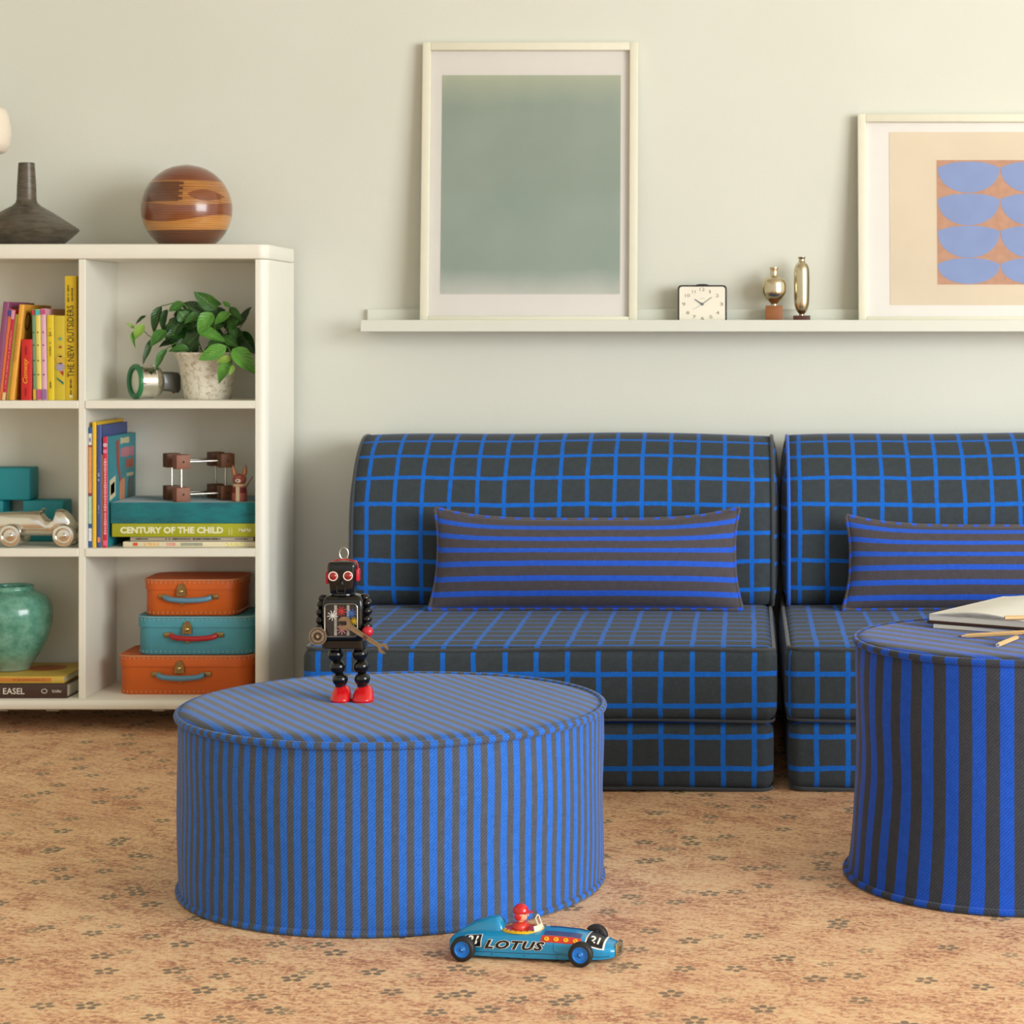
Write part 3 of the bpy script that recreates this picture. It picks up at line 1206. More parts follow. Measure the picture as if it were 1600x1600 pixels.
def vtext(body, w, h, mat, sp, x, z, y=-0.0022, up=True, **kw):
    return text(body, w, h, mat, sp, Matrix.Translation((x, y, z)) @ FRONT @ Matrix.Rotation(R(90 if up else -90), 4, 'Z'), **kw)


def band(sp, x, z, w, h, mat, y=-0.0019, name='printed_band'):
    g = G(); g.box((x, y, z), (w, 0.0005, h))
    return build(name, g, mat, sp, smooth=0)


def inkline(par, x, z, w, h, mat, y=-0.0023, vert=False, words=None):
    """print too small to read: a row of little ink marks"""
    rr = random.Random(int(w * 1e6) + int(h * 1e6))
    g = G()
    p = -w / 2
    while p < w / 2:
        q = min(h * rr.uniform(0.5, 0.9), w / 2 - p)
        hh = h * rr.choice((0.6, 0.7, 1.0))
        if q > h * 0.1 and rr.random() > 0.12:
            if vert:
                g.box((x, y, z + p + q / 2), (hh, 0.0003, q))
            else:
                g.box((x + p + q / 2, y, z), (q, 0.0003, hh))
        p += q + h * 0.28
    return build('small_print', g, mat, par, smooth=0)


YK = 4.812
kb = YK / F


def up(label, pl, pr, ptop, colour, z, depth, tilt_deg=0.0, pbot=None, **kw):
    w = (pr - pl) * kb
    base = pbot if pbot is not None else (626 if z > 0.6 else 857)
    h = (base - ptop) * kb
    x = PX(pr, YK) if tilt_deg >= 0 else PX(pl, YK)
    return book_up(label, w, h, depth, x, YK, z, colour, R(tilt_deg), **kw)


Z2 = S2T + 0.0002
# upper left cell, right to left
t, sp, xo = up('tallest yellow book with a long dark capital title next to the divider', 102.6, 120.4, 432, (226, 190, 22), Z2, 0.2, -0.4)
w = 17.8 * kb
vtext('THE NEW OUTSIDERS', 112 * kb, 10 * kb, INK_D, sp, w / 2, 92 * kb, y=-0.0031)
inkline(sp, w / 2, 20 * kb, 27 * kb, 2.4 * kb, INK_D, -0.003, True)
inkline(sp, w / 2 - 3 * kb, 168 * kb, 30 * kb, 2.2 * kb, INK_D, -0.003, True)
inkline(sp, w / 2 + 3 * kb, 165 * kb, 20 * kb, 2.2 * kb, INK_D, -0.003, True)
band(sp, w / 2, 6 * kb, 6 * kb, 5 * kb, M('pale_print', (228, 214, 150), var=0), -0.0031)
t, sp, xo = up('yellow book with coloured shapes printed down its spine', 85.6, 102.2, 494, (206, 182, 44), Z2, 0.16, -0.3)
w = 16.6 * kb
for zz, sz, c in ((70, 3, (206, 168, 60)), (96, 2.4, (92, 164, 150)), (83, 2.2, (190, 74, 44)), (63, 6.5, (206, 140, 52)), (52, 6.5, (164, 150, 170))):
    g = G(); g.lathe([(sz * kb, 0), (sz * kb, 0.0005)], 20, M4=Matrix.Translation((w / 2 + 1.5 * kb, -0.0026, zz * kb)) @ Matrix.Rotation(R(90), 4, 'X'))
    build('printed_dot', g, M('dot_%d' % c[0], c, var=0), sp)
g = G(); g.prism([(w / 2 + 0.5 * kb, 44 * kb), (w / 2 + 6 * kb, 46 * kb), (w / 2 + 6 * kb, 38 * kb)], -0.0026, -0.002)
build('printed_triangle', g, M('red_print', (176, 46, 34), var=0), sp, smooth=0)
g = G(); g.prism([(w / 2 - 5 * kb, 36 * kb), (w / 2 + 6 * kb, 28 * kb), (w / 2 + 6 * kb, 24 * kb), (w / 2 - 4 * kb, 33 * kb)], -0.0026, -0.002)
build('printed_bar', g, M('teal_print', (34, 112, 98), var=0), sp, smooth=0)
t, sp, xo = up('plain yellow book with a small dark title between yellow and pink spines', 74.2, 85.3, 493, (224, 196, 30), Z2, 0.15, -0.5)
w = 11.1 * kb
inkline(sp, w / 2, 104 * kb, 16 * kb, 4 * kb, M('olive_ink', (140, 110, 30), var=0), -0.0024, True)
inkline(sp, w / 2, 80 * kb, 22 * kb, 2.6 * kb, M('olive_ink', (140, 110, 30), var=0), -0.0024, True)
inkline(sp, w / 2, 24 * kb, 10 * kb, 3 * kb, INK_D, -0.0024, True)
for lab, pl, pr, tp, c, cb, ct in (('thin pink book spine between pale yellow and yellow spines', 65.6, 73.8, 483, (222, 172, 186), (150, 110, 150), (196, 70, 130)),
                                  ('thin pale yellow book spine with a turquoise top band', 57.4, 65.2, 484, (226, 208, 100), (190, 80, 140), (70, 180, 180)),
                                  ('thin green book spine beside the short red book', 52.2, 57.0, 484, (116, 152, 112), (214, 180, 40), (190, 60, 60))):
    t, sp, xo = up(lab, pl, pr, tp, c, Z2, 0.15, -0.9, group=None)
    w = (pr - pl) * kb
    band(sp, w / 2, 9 * kb, w * 0.9, 16 * kb, M('bandb_%d' % c[0], cb, var=0))
    band(sp, w / 2, (626 - tp - 5) * kb, w * 0.9, 8 * kb, M('bandt_%d' % c[0], ct, var=0))
    for zz in (40, 62, 86, 106):
        g = G(); g.lathe([(1.1 * kb, 0), (1.1 * kb, 0.0004)], 10, M4=Matrix.Translation((w / 2, -0.0022, zz * kb)) @ Matrix.Rotation(R(90), 4, 'X'))
        build('printed_dot', g, INK_D, sp)
t, sp, xo = up('short thick red book with a yellow script title', 32.9, 49.9, 531, (208, 34, 30), Z2, 0.12, 0.3)
w = 17.0 * kb
vtext('Conway', 40 * kb, 10 * kb, M('script_orange', (240, 150, 40), var=0), sp, -w * 0.55, 46 * kb, y=-0.0026, shear=0.35, bold=0.02)
inkline(sp, -w * 0.55, 78 * kb, 14 * kb, 2.4 * kb, M('maroon_ink', (120, 16, 18), var=0), -0.0026, True)
inkline(sp, -w * 0.55, 13 * kb, 14 * kb, 2.4 * kb, M('maroon_ink', (120, 16, 18), var=0), -0.0026, True)
LEAN = 6.3
t, sp, xo = up('amber book leaning over the short red book', 13.8, 22.0, 476, (232, 166, 58), Z2, 0.185, LEAN)
inkline(sp, -5 * kb, 90 * kb, 60 * kb, 3 * kb, M('amber_ink', (196, 136, 44), var=0), -0.0023, True)
g = G()
ring = [(0.0004, 0.03 + 0.016 * math.cos(a * PI / 12), (150 - 26 + 13 * math.sin(a * PI / 12)) * kb) for a in range(24)]
g.tube(ring, 0.0016, 6, True)
build('printed_ring', g, INK_D, t)
t, sp, xo = up('thin olive green book leaning against the amber one', 9.4, 13.3, 491, (156, 142, 40), Z2, 0.15, LEAN)
t, sp, xo = up('thin crimson book leaning between orange and olive spines', 3.4, 8.9, 484, (196, 34, 66), Z2, 0.15, LEAN)
inkline(sp, -2.8 * kb, 64 * kb, 90 * kb, 2.4 * kb, M('pink_ink', (236, 130, 120), var=0), -0.0023, True)
band(sp, -2.8 * kb, 134 * kb, 5 * kb, 14 * kb, M('pink_band', (220, 150, 170), var=0))
band(sp, -2.8 * kb, 6 * kb, 5 * kb, 12 * kb, M('cream_band', (226, 196, 140), var=0))
t, sp, xo = up('thin orange book leaning beside the purple one', -1.6, 2.9, 483, (222, 112, 52), Z2, 0.15, LEAN)
band(sp, -2.3 * kb, 137 * kb, 4 * kb, 10 * kb, M('blue_band', (60, 70, 150), var=0))
t, sp, xo = up('tall purple book leaning at the left edge', -11.6, -2.1, 472, (140, 72, 112), Z2, 0.17, LEAN)

Z3 = S3T + 0.0002
# middle right cell, upright books against the divider
t, sp, xo = up('slim blue and white patterned book against the divider', 138.2, 144.0, 669, (36, 88, 148), Z3, 0.17, 0)
w = 5.8 * kb
for z0, z1, c in ((160, 178, (226, 222, 214)), (85, 157, (222, 152, 88)), (37, 80, (178, 206, 180)), (10, 30, (214, 216, 220))):
    band(sp, -w / 2, (z0 + z1) / 2 * kb, w * 0.86, (z1 - z0) * kb, M('pat_%d' % z0, c, var=0.1, vscale=200), -0.0014)
for z0 in (83, 158):
    band(sp, -w / 2, z0 * kb, w * 0.9, 2.5 * kb, M('red_print', (176, 46, 34)), -0.0017)
g = G(); g.box((-w / 2, -0.0022, 168 * kb), (w * 0.3, 0.0004, 6 * kb)); build('printed_mark', g, M('blue_band', (60, 70, 150)), sp, smooth=0)
t, sp, xo = up('tall bright yellow book beside the navy one', 144.4, 150.4, 661, (238, 192, 34), Z3, 0.214, 0)
t, sp, xo = up('navy blue book between the yellow and the pink spines', 151.0, 158.8, 666, (66, 82, 140), Z3, 0.2, 0)
inkline(sp, -4.2 * kb, 106 * kb, 30 * kb, 3.4 * kb, M('lilac_ink', (160, 168, 206), var=0), -0.0023, True)
band(sp, -4 * kb, 12 * kb, 4 * kb, 8 * kb, M('peach_print', (224, 140, 110), var=0))
inkline(sp, -4.2 * kb, 60 * kb, 12 * kb, 2 * kb, M('lilac_ink', (160, 168, 206)), -0.0023, True)
t, sp, xo = up('very thin orange book peeping out beside the navy one', 159.0, 160.2, 712, (226, 150, 50), Z3, 0.16, 0)
t, sp, xo = up('picture book with pink spine and teal cover beside the flat book pile', 160.6, 168.8, 684, (44, 138, 150), Z3, 0.218, 0,
               spine=M('pink_spine', (206, 40, 76), rough=0.5, var=0.05))
w = 8.2 * kb
PINKT = M('pink_type', (240, 170, 182), var=0)
inkline(sp, -w / 2, 98 * kb, 82 * kb, 4.2 * kb, PINKT, -0.0024, True)
inkline(sp, -w / 2, 36 * kb, 38 * kb, 3.6 * kb, PINKT, -0.0024, True)
band(sp, -w / 2, 7 * kb, w * 0.8, 8 * kb, M('pink_band2', (232, 96, 130), var=0))
for zz, c in ((168, (210, 44, 70)), (160, (224, 176, 190)), (150, (230, 130, 170))):
    g = G(); g.lathe([(3.2 * kb, 0), (3.2 * kb, 0.0005)], 16, M4=Matrix.Translation((-w / 2, -0.0022, zz * kb)) @ Matrix.Rotation(R(90), 4, 'X'))
    build('printed_dot', g, M('pdot_%d' % zz, c, var=0), sp)
CF = Matrix.Rotation(R(90), 4, 'Z') @ FRONT           # lettering on a right-hand cover


def cover(y, z):
    return Matrix.Translation((0.00045, y, z)) @ CF


def cover_print(y, z, w, h, mat):
    """blurred cover lettering as a row of ink marks on the right-hand board"""
    rr = random.Random(int(w * 1e5))
    g = G()
    p = -w / 2
    while p < w / 2 - h * 0.2:
        q = min(h * rr.uniform(0.45, 0.7), w / 2 - p)
        g.box((0.0003, y + p + q / 2, z), (0.0006, q, h * rr.uniform(0.75, 1.0)))
        p += q + h * 0.12
    build('cover_print', g, mat, t, smooth=0)


cover_print(0.132, 163 * kb, 0.072, 0.014, M('cover_cream', (206, 196, 150), var=0))
cover_print(0.15, 144 * kb, 0.105, 0.024, M('cover_rose', (196, 120, 132), var=0))
cover_print(0.172, 125 * kb, 0.062, 0.022, M('cover_rust', (186, 92, 66), var=0))
cover_print(0.172, 107 * kb, 0.055, 0.008, M('cover_cream', (206, 196, 150)))


def cover_shape(pts, c, nm):
    g = G()
    m = len(pts)
    vs = [(0.0002, y, z * kb) for y, z in pts] + [(0.0006, y, z * kb) for y, z in pts]
    g.add(vs, [tuple(range(m)), tuple(range(2 * m - 1, m - 1, -1))] + [(i, i + m, (i + 1) % m + m, (i + 1) % m) for i in range(m)])
    build(nm, g, M('cv_%d_%d' % (c[0], c[1]), c, var=0.05), t, smooth=0)


cover_shape([(0.062, 164), (0.082, 166), (0.084, 128), (0.098, 100), (0.090, 98), (0.066, 128)], (168, 66, 50), 'printed_scarf')
cover_shape([(0.090, 100), (0.128, 104), (0.128, 68), (0.088, 66)], (216, 140, 100), 'printed_figure')
cover_shape([(0.012, 104), (0.056, 110), (0.056, 78), (0.012, 72)], (218, 206, 170), 'printed_card')
cover_shape([(0.018, 96), (0.048, 101), (0.048, 84), (0.018, 80)], (126, 70, 56), 'printed_picture')
cover_shape([(0.158, 96), (0.172, 104), (0.186, 98), (0.202, 108), (0.206, 72), (0.150, 70)], (86, 92, 84), 'printed_creature')

# flat pile
YF = 4.822
kf = YF / F


def flat(label, pl, pr, ytop, ybot, colour, depth, z, dy=0.0, **kw):
    w = (pr - pl) * kf
    h = (ybot - ytop) * kf
    return book_flat(label, w, depth, h - 0.0003, PX((pl + pr) / 2, YF), YF + dy, z, colour, **kw), h


z = Z3
(t, sp), h = flat('thin cream book at the bottom of the flat pile', 192.2, 403, 848.7, 857.3, (226, 214, 182), 0.19, z)
w = 210 * kf
for x, ww, c in ((-86, 7, (214, 80, 40)), (-30, 14, (224, 160, 150)), (2, 34, (160, 160, 140)), (-60, 22, (228, 190, 130)), (70, 30, (232, 220, 150))):
    band(sp, x * kf, h / 2, ww * kf, h * 0.55, M('strip_%d_%d' % (c[0], c[1]), c, var=0.3, vscale=300), -0.0965)
z += h
(t, sp), h = flat('thin grey book under the lime green book', 203, 395.7, 841.2, 848.7, (176, 166, 150), 0.17, z, dy=0.003)
inkline(sp, -78 * kf, h / 2, 20 * kf, 2.6 * kf, INK_D, -0.0863)
inkline(sp, 2 * kf, h / 2, 86 * kf, 2.8 * kf, INK_D, -0.0863)
inkline(sp, 78 * kf, h / 2, 20 * kf, 2 * kf, INK_D, -0.0863)
z += h
(t, sp), h = flat('lime green book with bold white spine lettering in the flat pile', 175.7, 404, 820.2, 841.2, (166, 168, 26), 0.2, z, dy=-0.004)
LIMEW = M('lime_white', (232, 230, 190), var=0)
text('CENTURY OF THE CHILD', 161 * kf, 10.5 * kf, LIMEW, sp, Matrix.Translation((-20.5 * kf, -0.1013, h / 2)) @ FRONT, bold=0.045)
inkline(sp, 69 * kf, h / 2, 14 * kf, 1.5 * kf, LIMEW, -0.1013, True)
inkline(sp, 73 * kf, h / 2, 14 * kf, 1.5 * kf, LIMEW, -0.1013, True)
text('MoMA', 20 * kf, 5.5 * kf, LIMEW, sp, Matrix.Translation((94 * kf, -0.1013, h / 2)) @ FRONT, bold=0.03)
z += h
TEAL = N('teal_cloth'); o = TEAL.obj()
f1 = TEAL.noise(TEAL.scale(o, (14, 14, 40)), 1.0, 5.0, 0.65)
TEAL.set(col=TEAL.mix(TEAL.mr(f1, 0.3, 0.7), srgb((6, 84, 96)), srgb((10, 124, 130))), rough=0.8, sheen=0.3)
MATS['cover_8_104_112'] = TEAL.m
(t, sp), h = flat('thick teal cloth book topping the flat pile', 173.5, 402, 787.3, 820.2, (8, 104, 112), 0.2, z, dy=-0.003)
ZPILE = z + h

# ---------------------------------------------------------------- wooden block frame and figurine on the pile
wc = 0.031
cx0, cy0 = PX(311, 4.90), 4.897
t = thing('block_frame', 'frame of eight walnut cubes joined by steel rods on the teal book', 'toy', (cx0, cy0, ZPILE), R(32))
WN = [wood('block_%d' % i, a, b, (60, 60, 200), 0.55) for i, (a, b) in enumerate((((80, 46, 26), (110, 68, 40)), ((122, 74, 54), (150, 98, 74)), ((92, 54, 30), (124, 78, 44))))]
STEEL = M('rod_steel', (206, 200, 190), rough=0.22, metal=1.0, var=0)
hx, hy, top = 0.050, 0.034, 0.0715
for sx in (-1, 1):
    for sy in (-1, 1):
        for zz in (0.0155, 0.0155 + top):
            g = G(); g.rbox((0, 0, 0), (wc, wc, wc), 0.0012, 2)
            b_ = build('wood_cube', g, WN[(1 if sx < 0 and sy < 0 else (2 if sy < 0 else 0))], t, loc=(sx * hx, sy * hy, zz + 0.0002), rot=(0, 0, 0))
            g = G(); g.lathe([(0.0024, -0.0003), (0.0024, 0.001)], 10, M4=Matrix.Translation((0, -wc / 2 + 0.0004, 0)) @ Matrix.Rotation(R(90), 4, 'X'))
            build('peg_hole', g, INK_D, b_)
        g = G(); g.cyl((sx * hx, sy * hy, 0.031), (sx * hx, sy * hy, top), 0.0022, n=10)
        build('rod', g, STEEL, t)
for zz in (0.0155, 0.0155 + top):
    for sy in (-1, 1):
        g = G(); g.cyl((-hx + wc / 2, sy * hy, zz), (hx - wc / 2, sy * hy, zz), 0.0022, n=10)
        build('rod', g, STEEL, t)

YG = 4.85
kg = YG / F
t = thing('wooden_animal_figurine', 'small red wooden long-eared animal figurine with scarf on the teal book', 'figurine', (PX(374, YG), YG, ZPILE))
RED = M('figurine_red', (158, 84, 70), rough=0.6, var=0.08)
TAN = M('figurine_tan', (196, 134, 92), rough=0.6)
g = G(); g.lathe(smoothprof([(11.2 * kg, 0), (11.8 * kg, 3 * kg), (11.6 * kg, 12 * kg), (10.4 * kg, 22 * kg), (8.8 * kg, 26 * kg)]), 24)
build('body', g, RED, t)
g = G(); g.lathe([(11.5 * kg, 13 * kg), (11.4 * kg, 17 * kg), (10.7 * kg, 21.5 * kg), (10.0 * kg, 21.6 * kg)], 24, cap0=False, cap1=False)
build('coat_band', g, M('figurine_dark_red', (112, 26, 24), rough=0.6), t)
g = G(); g.sphere((0, 0, 34 * kg), 11 * kg, 24, 14, (1.0, 0.95, 0.82))
hd = build('head', g, RED, t)
g = G(); g.sphere((0, -8.2 * kg, 32.5 * kg), 4.6 * kg, 16, 10, (1.0, 0.75, 0.8))
build('muzzle', g, M('figurine_white', (228, 216, 200), rough=0.6), hd)
g = G(); g.sphere((0, -11.6 * kg, 33 * kg), 1.3 * kg, 10, 8)
build('nose', g, INK_D, hd)
for sx in (-1, 1):
    g = G(); g.sphere((sx * 5.4 * kg, -9.0 * kg, 36 * kg), 0.9 * kg, 8, 6)
    build('eye', g, INK_D, hd)
    rings = []
    for q, wv in ((0, 3.6), (0.3, 4.0), (0.6, 3.0), (0.85, 1.5), (1.0, 0.3)):
        cxe = sx * (7.2 + 3.0 * q) * kg
        zc_ = (40 + 17 * q) * kg
        rings.append([(cxe + wv * kg * math.cos(a * PI / 6), 1.6 * kg * math.sin(a * PI / 6), zc_) for a in range(12)])
    g = G(); g.loft(rings)
    e_ = build('ear', g, M('figurine_ear', (140, 86, 60), rough=0.6), hd)
    rings = []
    for q, wv in ((0.08, 2.0), (0.3, 2.5), (0.6, 1.8), (0.85, 0.6)):
        cxe = sx * (7.2 + 3.0 * q) * kg
        zc_ = (40 + 17 * q) * kg
        rings.append([(cxe + wv * kg * math.cos(a * PI / 6), -1.5 * kg + 0.6 * kg * math.sin(a * PI / 6), zc_) for a in range(12)])
    g = G(); g.loft(rings)
    build('inner_ear', g, TAN, e_)
g = G(); g.lathe([(9.2 * kg, 22.5 * kg), (10.4 * kg, 24 * kg), (10.2 * kg, 26.5 * kg), (8.5 * kg, 27.5 * kg)], 24)
sc_ = build('scarf', g, M('figurine_cream', (206, 180, 146), rough=0.8), t)
g = G(); g.rbox((0, -11.6 * kg, 12 * kg), (6 * kg, 1.6 * kg, 23.5 * kg), 0.6 * kg, 1)
build('scarf_end', g, M('figurine_cream', (206, 180, 146)), sc_)
g = G(); g.tube(bez([(9 * kg, 3 * kg, 20 * kg), (15 * kg, 3 * kg, 30 * kg), (20 * kg, 3 * kg, 38 * kg)], 5), 0.9 * kg, 8)
build('tail', g, M('figurine_ear', (140, 86, 60)), t)

# ---------------------------------------------------------------- torch and plant
YFL = 4.885
kl = YFL / F
t = thing('torch', 'old chrome torch with green lens ring lying beside the plant pot', 'torch', (PX(222, YFL), YFL, Z2))
ax = Vector((-math.cos(R(37)), -math.sin(R(37)), 0.0)).normalized()
Q = Vector((0, 0, 1)).rotation_difference(ax).to_matrix().to_4x4()
rl = 27.5 * kl
CH = M('chrome', (228, 226, 218), rough=0.08, metal=1.0, var=0)
T0 = Matrix.Translation((0.0, 0.0, rl + 0.0004)) @ Q
g = G(); g.lathe([(17 * kl, -30 * kl), (22 * kl, -27 * kl), (25.5 * kl, -20 * kl), (26.8 * kl, -16 * kl), (25.6 * kl, -15 * kl), (25.8 * kl, 4 * kl), (27.4 * kl, 5 * kl), (27.4 * kl, 8 * kl)], 40, M4=T0)
build('chrome_head', g, CH, t)
g = G(); g.lathe([(27.2 * kl, 8 * kl), (27.4 * kl, 12 * kl), (25.0 * kl, 15 * kl), (20.5 * kl, 13.2 * kl), (20.3 * kl, 8 * kl)], 40, M4=T0, cap0=False, cap1=False)
build('lens_ring', g, M('ring_green', (36, 112, 66), rough=0.35), t)
g = G(); g.lathe([(20.4 * kl, 9 * kl), (16 * kl, 11 * kl), (8 * kl, 12.4 * kl), (0.5 * kl, 12.8 * kl)], 32, M4=T0)
build('lens', g, M('lens_cream', (206, 206, 186), rough=0.1), t)
rg = Matrix.Translation((0.0, 0.0, rl + 0.0004)) @ Q
g = G()
rings = []
for d_, w_, h_, dz in ((-29, 12, 15, 0), (-45, 12, 15.5, 1.0), (-56, 12, 16, 2.6), (-59, 10, 13, 2.8)):
    c_ = Vector((0, 0, rl + 0.0004)) + ax * d_ * kl - Vector((0, 0, dz * kl))
    sd = ax.cross(Vector((0, 0, 1)))
    rings.append([tuple(c_ + sd * x * kl + Vector((0, 0, z_ * kl))) for x, z_ in rrect(2 * w_, 2 * h_, 4, 3)])
g.loft(rings)
hn = build('handle', g, M('torch_grey', (72, 70, 62), rough=0.25, coat=0.3), t)
c_ = Vector((0, 0, rl)) + ax * -52 * kl - Vector((0, 0, 16.5 * kl))
g = G(); g.sphere(c_, 3.0 * kl, 12, 8)
build('switch_button', g, M('switch_red', (140, 40, 30), rough=0.4), hn)

YP = 4.915
kp = YP / F
t = thing('potted_plant', 'bushy green trailing plant in a weathered white clay pot', 'plant', (PX(325, YP), YP, Z2))
n = N('weathered_clay'); o = n.obj()
f1 = n.noise(o, 90.0, 5.0, 0.7); f2 = n.noise(o, 40.0, 4.0)
c = n.mix(n.mr(f1, 0.36, 0.5), srgb((182, 170, 144)), srgb((228, 221, 204)))
c = n.mix(n.mr(f2, 0.66, 0.74, 0, 0.55), c, srgb((134, 124, 76)))
n.set(col=c, rough=0.9); n.bump(f1, 0.5, 0.0015)
g = G(); g.lathe([(35 * kp, 0), (36.2 * kp, 1.5 * kp), (37.5 * kp, 12 * kp), (45 * kp, 58 * kp), (49.5 * kp, 66 * kp), (52.5 * kp, 70 * kp), (52.5 * kp, 72.5 * kp), (49 * kp, 73 * kp), (46 * kp, 66 * kp)], 40)
build('pot', g, n.m, t)
g = G(); g.lathe([(46.2 * kp, 65 * kp), (20 * kp, 67 * kp), (0.001, 67.5 * kp)], 24)
build('soil', g, M('soil', (52, 40, 28), rough=0.95, var=0.3, vscale=200, bump=0.6), t)


def leafmat(name, c1, c2):
    n = N(name)
    uv = n.uv()
    s = n.add('ShaderNodeSeparateXYZ', {0: uv})
    vein = n.ma('ABSOLUTE', n.ma('SUBTRACT', s.outputs[1], 0.5))
    side = n.ma('SINE', n.ma('MULTIPLY', n.ma('SUBTRACT', s.outputs[0], n.ma('MULTIPLY', vein, 0.7)), 46.0))
    col = n.mix(n.mr(n.noise(n.obj(), 3.0, 3.0), 0.3, 0.7), srgb(c1), srgb(c2))
    col = n.mix(n.mr(vein, 0.0, 0.03, 0.5, 0.0), col, srgb((150, 176, 84)))
    n.set(col=col, rough=0.32, spec=0.5)
    n.bump(side, 0.25, 0.002)
    return n.m


LM = [leafmat('leaf_dark', (26, 62, 20), (38, 82, 28)), leafmat('leaf_mid', (46, 98, 32), (62, 118, 42)), leafmat('leaf_bright', (74, 136, 46), (98, 158, 62)), leafmat('leaf_pale', (122, 160, 60), (140, 176, 76))]


def leaf_mesh(fold, droop):
    g = G()
    nl, nw = 10, 4
    for i in range(nl + 1):
        q = i / nl
        wv = 0.5 * (math.sin(PI * min(1, q ** 0.84)) ** 0.8) * (1 - 0.25 * q) + 0.004
        for j in range(nw + 1):
            s = -1 + 2 * j / nw
            x = q
            y = wv * s
            z = fold * abs(s) * wv - droop * q * q + 0.02 * math.sin(q * 14 + abs(s) * 3) * abs(s)
            g.v.append(Vector((x, y, z)))
    for i in range(nl):
        for j in range(nw):
            a = i * (nw + 1) + j
            g.face((a, a + nw + 1, a + nw + 2, a + 1), [(i / nl, j / nw), ((i + 1) / nl, j / nw), ((i + 1) / nl, (j + 1) / nw), (i / nl, (j + 1) / nw)])
    return g


leaf_meshes = []
for fi, (fo, dr) in enumerate(((0.35, 0.18), (0.55, 0.32), (0.22, 0.08))):
    row = []
    for li, lm in enumerate(LM):
        o = build('leaf', leaf_mesh(fo, dr), lm, None, smooth=80, fixn=False)
        row.append(o.data)
        bpy.data.objects.remove(o)
    leaf_meshes.append(row)


def leaf(bx, by, tx, ty, wpx, shade, dyb=0.0, dyt=0.0, shape=None):
    """leaf from base to tip given in crop pixels of the photo"""
    b = P(180 + bx / 5.517, 420 + by / 5.517, YP + dyb)
    e = P(180 + tx / 5.517, 420 + ty / 5.517, YP + dyt)
    b -= t.location
    e -= t.location
    X = e - b
    ln = X.length
    X.normalize()
    nrm = Vector((rnd.uniform(-0.35, 0.35), -1.0, rnd.uniform(0.1, 0.7)))
    Zv = (nrm - X * nrm.dot(X)).normalized()
    Yv = Zv.cross(X)
    wid = wpx / 5.517 * kp
    Rm = Matrix((X, Yv, Zv)).transposed().to_4x4()
    sh = rnd.randrange(3) if shape is None else shape
    o = bpy.data.objects.new('leaf', leaf_meshes[sh][shade])
    COL.objects.link(o)
    o.parent = t
    o.matrix_local = Matrix.Translation(b) @ Rm @ Matrix.Diagonal((ln * 1.06, wid * 1.0, ln * 0.8, 1))
    return b


def stem(pts, r=0.0012):
    q = [P(180 + x / 5.517, 420 + y / 5.517, YP + dy) - t.location for x, y, dy in pts]
    g = G(); g.tube(bez(q, 5), r, 6)
    build('stem', g, M('stem_green', (84, 112, 48), rough=0.5), t)


FRY = -0.06
LV = [(880, 350, 690, 210, 150, 1, -.01, -.03), (740, 380, 580, 300, 150, 0, .0, -.01), (590, 290, 465, 360, 90, 1, -.01, -.02), (400, 320, 318, 540, 100, 0, -.02, -.03),
      (450, 350, 395, 520, 90, 0, 0, -.01), (268, 404, 175, 470, 40, 0, 0, 0), (165, 512, 100, 468, 34, 3, -.02, -.03), (250, 480, 160, 600, 95, 3, -.03, -.04), (158, 540, 158, 668, 42, 2, -.03, -.04),
      (330, 592, 238, 808, 66, 0, -.03, -.05), (440, 530, 305, 650, 135, 1, -.03, -.05), (445, 690, 338, 864, 84, 1, -.04, -.06), (600, 420, 430, 600, 170, 0, -.01, -.02), (740, 400, 605, 450, 100, 1, -.02, -.04),
      (840, 380, 715, 535, 150, 2, -.04, -.06), (715, 540, 935, 605, 120, 2, -.05, -.06), (985, 372, 862, 470, 110, 2, -.03, -.05), (990, 330, 928, 282, 46, 2, -.02, -.02), (985, 330, 1085, 440, 80, 1, -.01, -.02),
      (1000, 430, 1040, 645, 84, 1, -.02, -.03), (1095, 480, 1150, 330, 80, 0, 0.02, 0.02), (1080, 540, 1190, 720, 150, 0, 0.02, 0.01), (960, 670, 730, 778, 140, 2, -.088, -.096), (1010, 690, 1195, 870, 175, 2, -.085, -.092),
      (1005, 790, 880, 970, 115, 2, -.085, -.09), (1005, 770, 875, 800, 75, 3, -.092, -.098), (1020, 825, 985, 915, 55, 3, -.09, -.095), (930, 585, 1050, 665, 90, 1, -.04, -.05), (560, 660, 470, 600, 90, 0, -.01, -.02),
      (720, 560, 570, 700, 140, 0, -.02, -.03), (640, 700, 470, 690, 90, 1, -.03, -.04), (800, 640, 940, 690, 110, 1, -.03, -.05), (700, 300, 900, 300, 150, 1, .0, -.01), (880, 360, 960, 480, 110, 0, 0, -.01)]
for bx, by, tx, ty, wp, sh, d0, d1 in LV:
    leaf(bx, by, tx, ty, wp, sh, d0, d1)
for i in range(54):
    a = rnd.uniform(0, 2 * PI)
    rr_ = math.sqrt(rnd.random())
    bx = 760 + 270 * rr_ * math.cos(a)
    by = 540 + 170 * rr_ * math.sin(a)
    a2 = math.atan2(by - 600, bx - 760) + rnd.uniform(-0.9, 0.9)
    L_ = rnd.uniform(110, 180)
    tx, ty = bx + L_ * math.cos(a2), by + L_ * 0.8 * math.sin(a2) + 30
    tx = min(tx, 1180)
    d = rnd.uniform(-.02, .06)
    leaf(bx, by, tx, min(ty, 700), rnd.uniform(90, 150), 0 if rnd.random() < 0.7 else 1, d, d + rnd.uniform(-.03, .02))
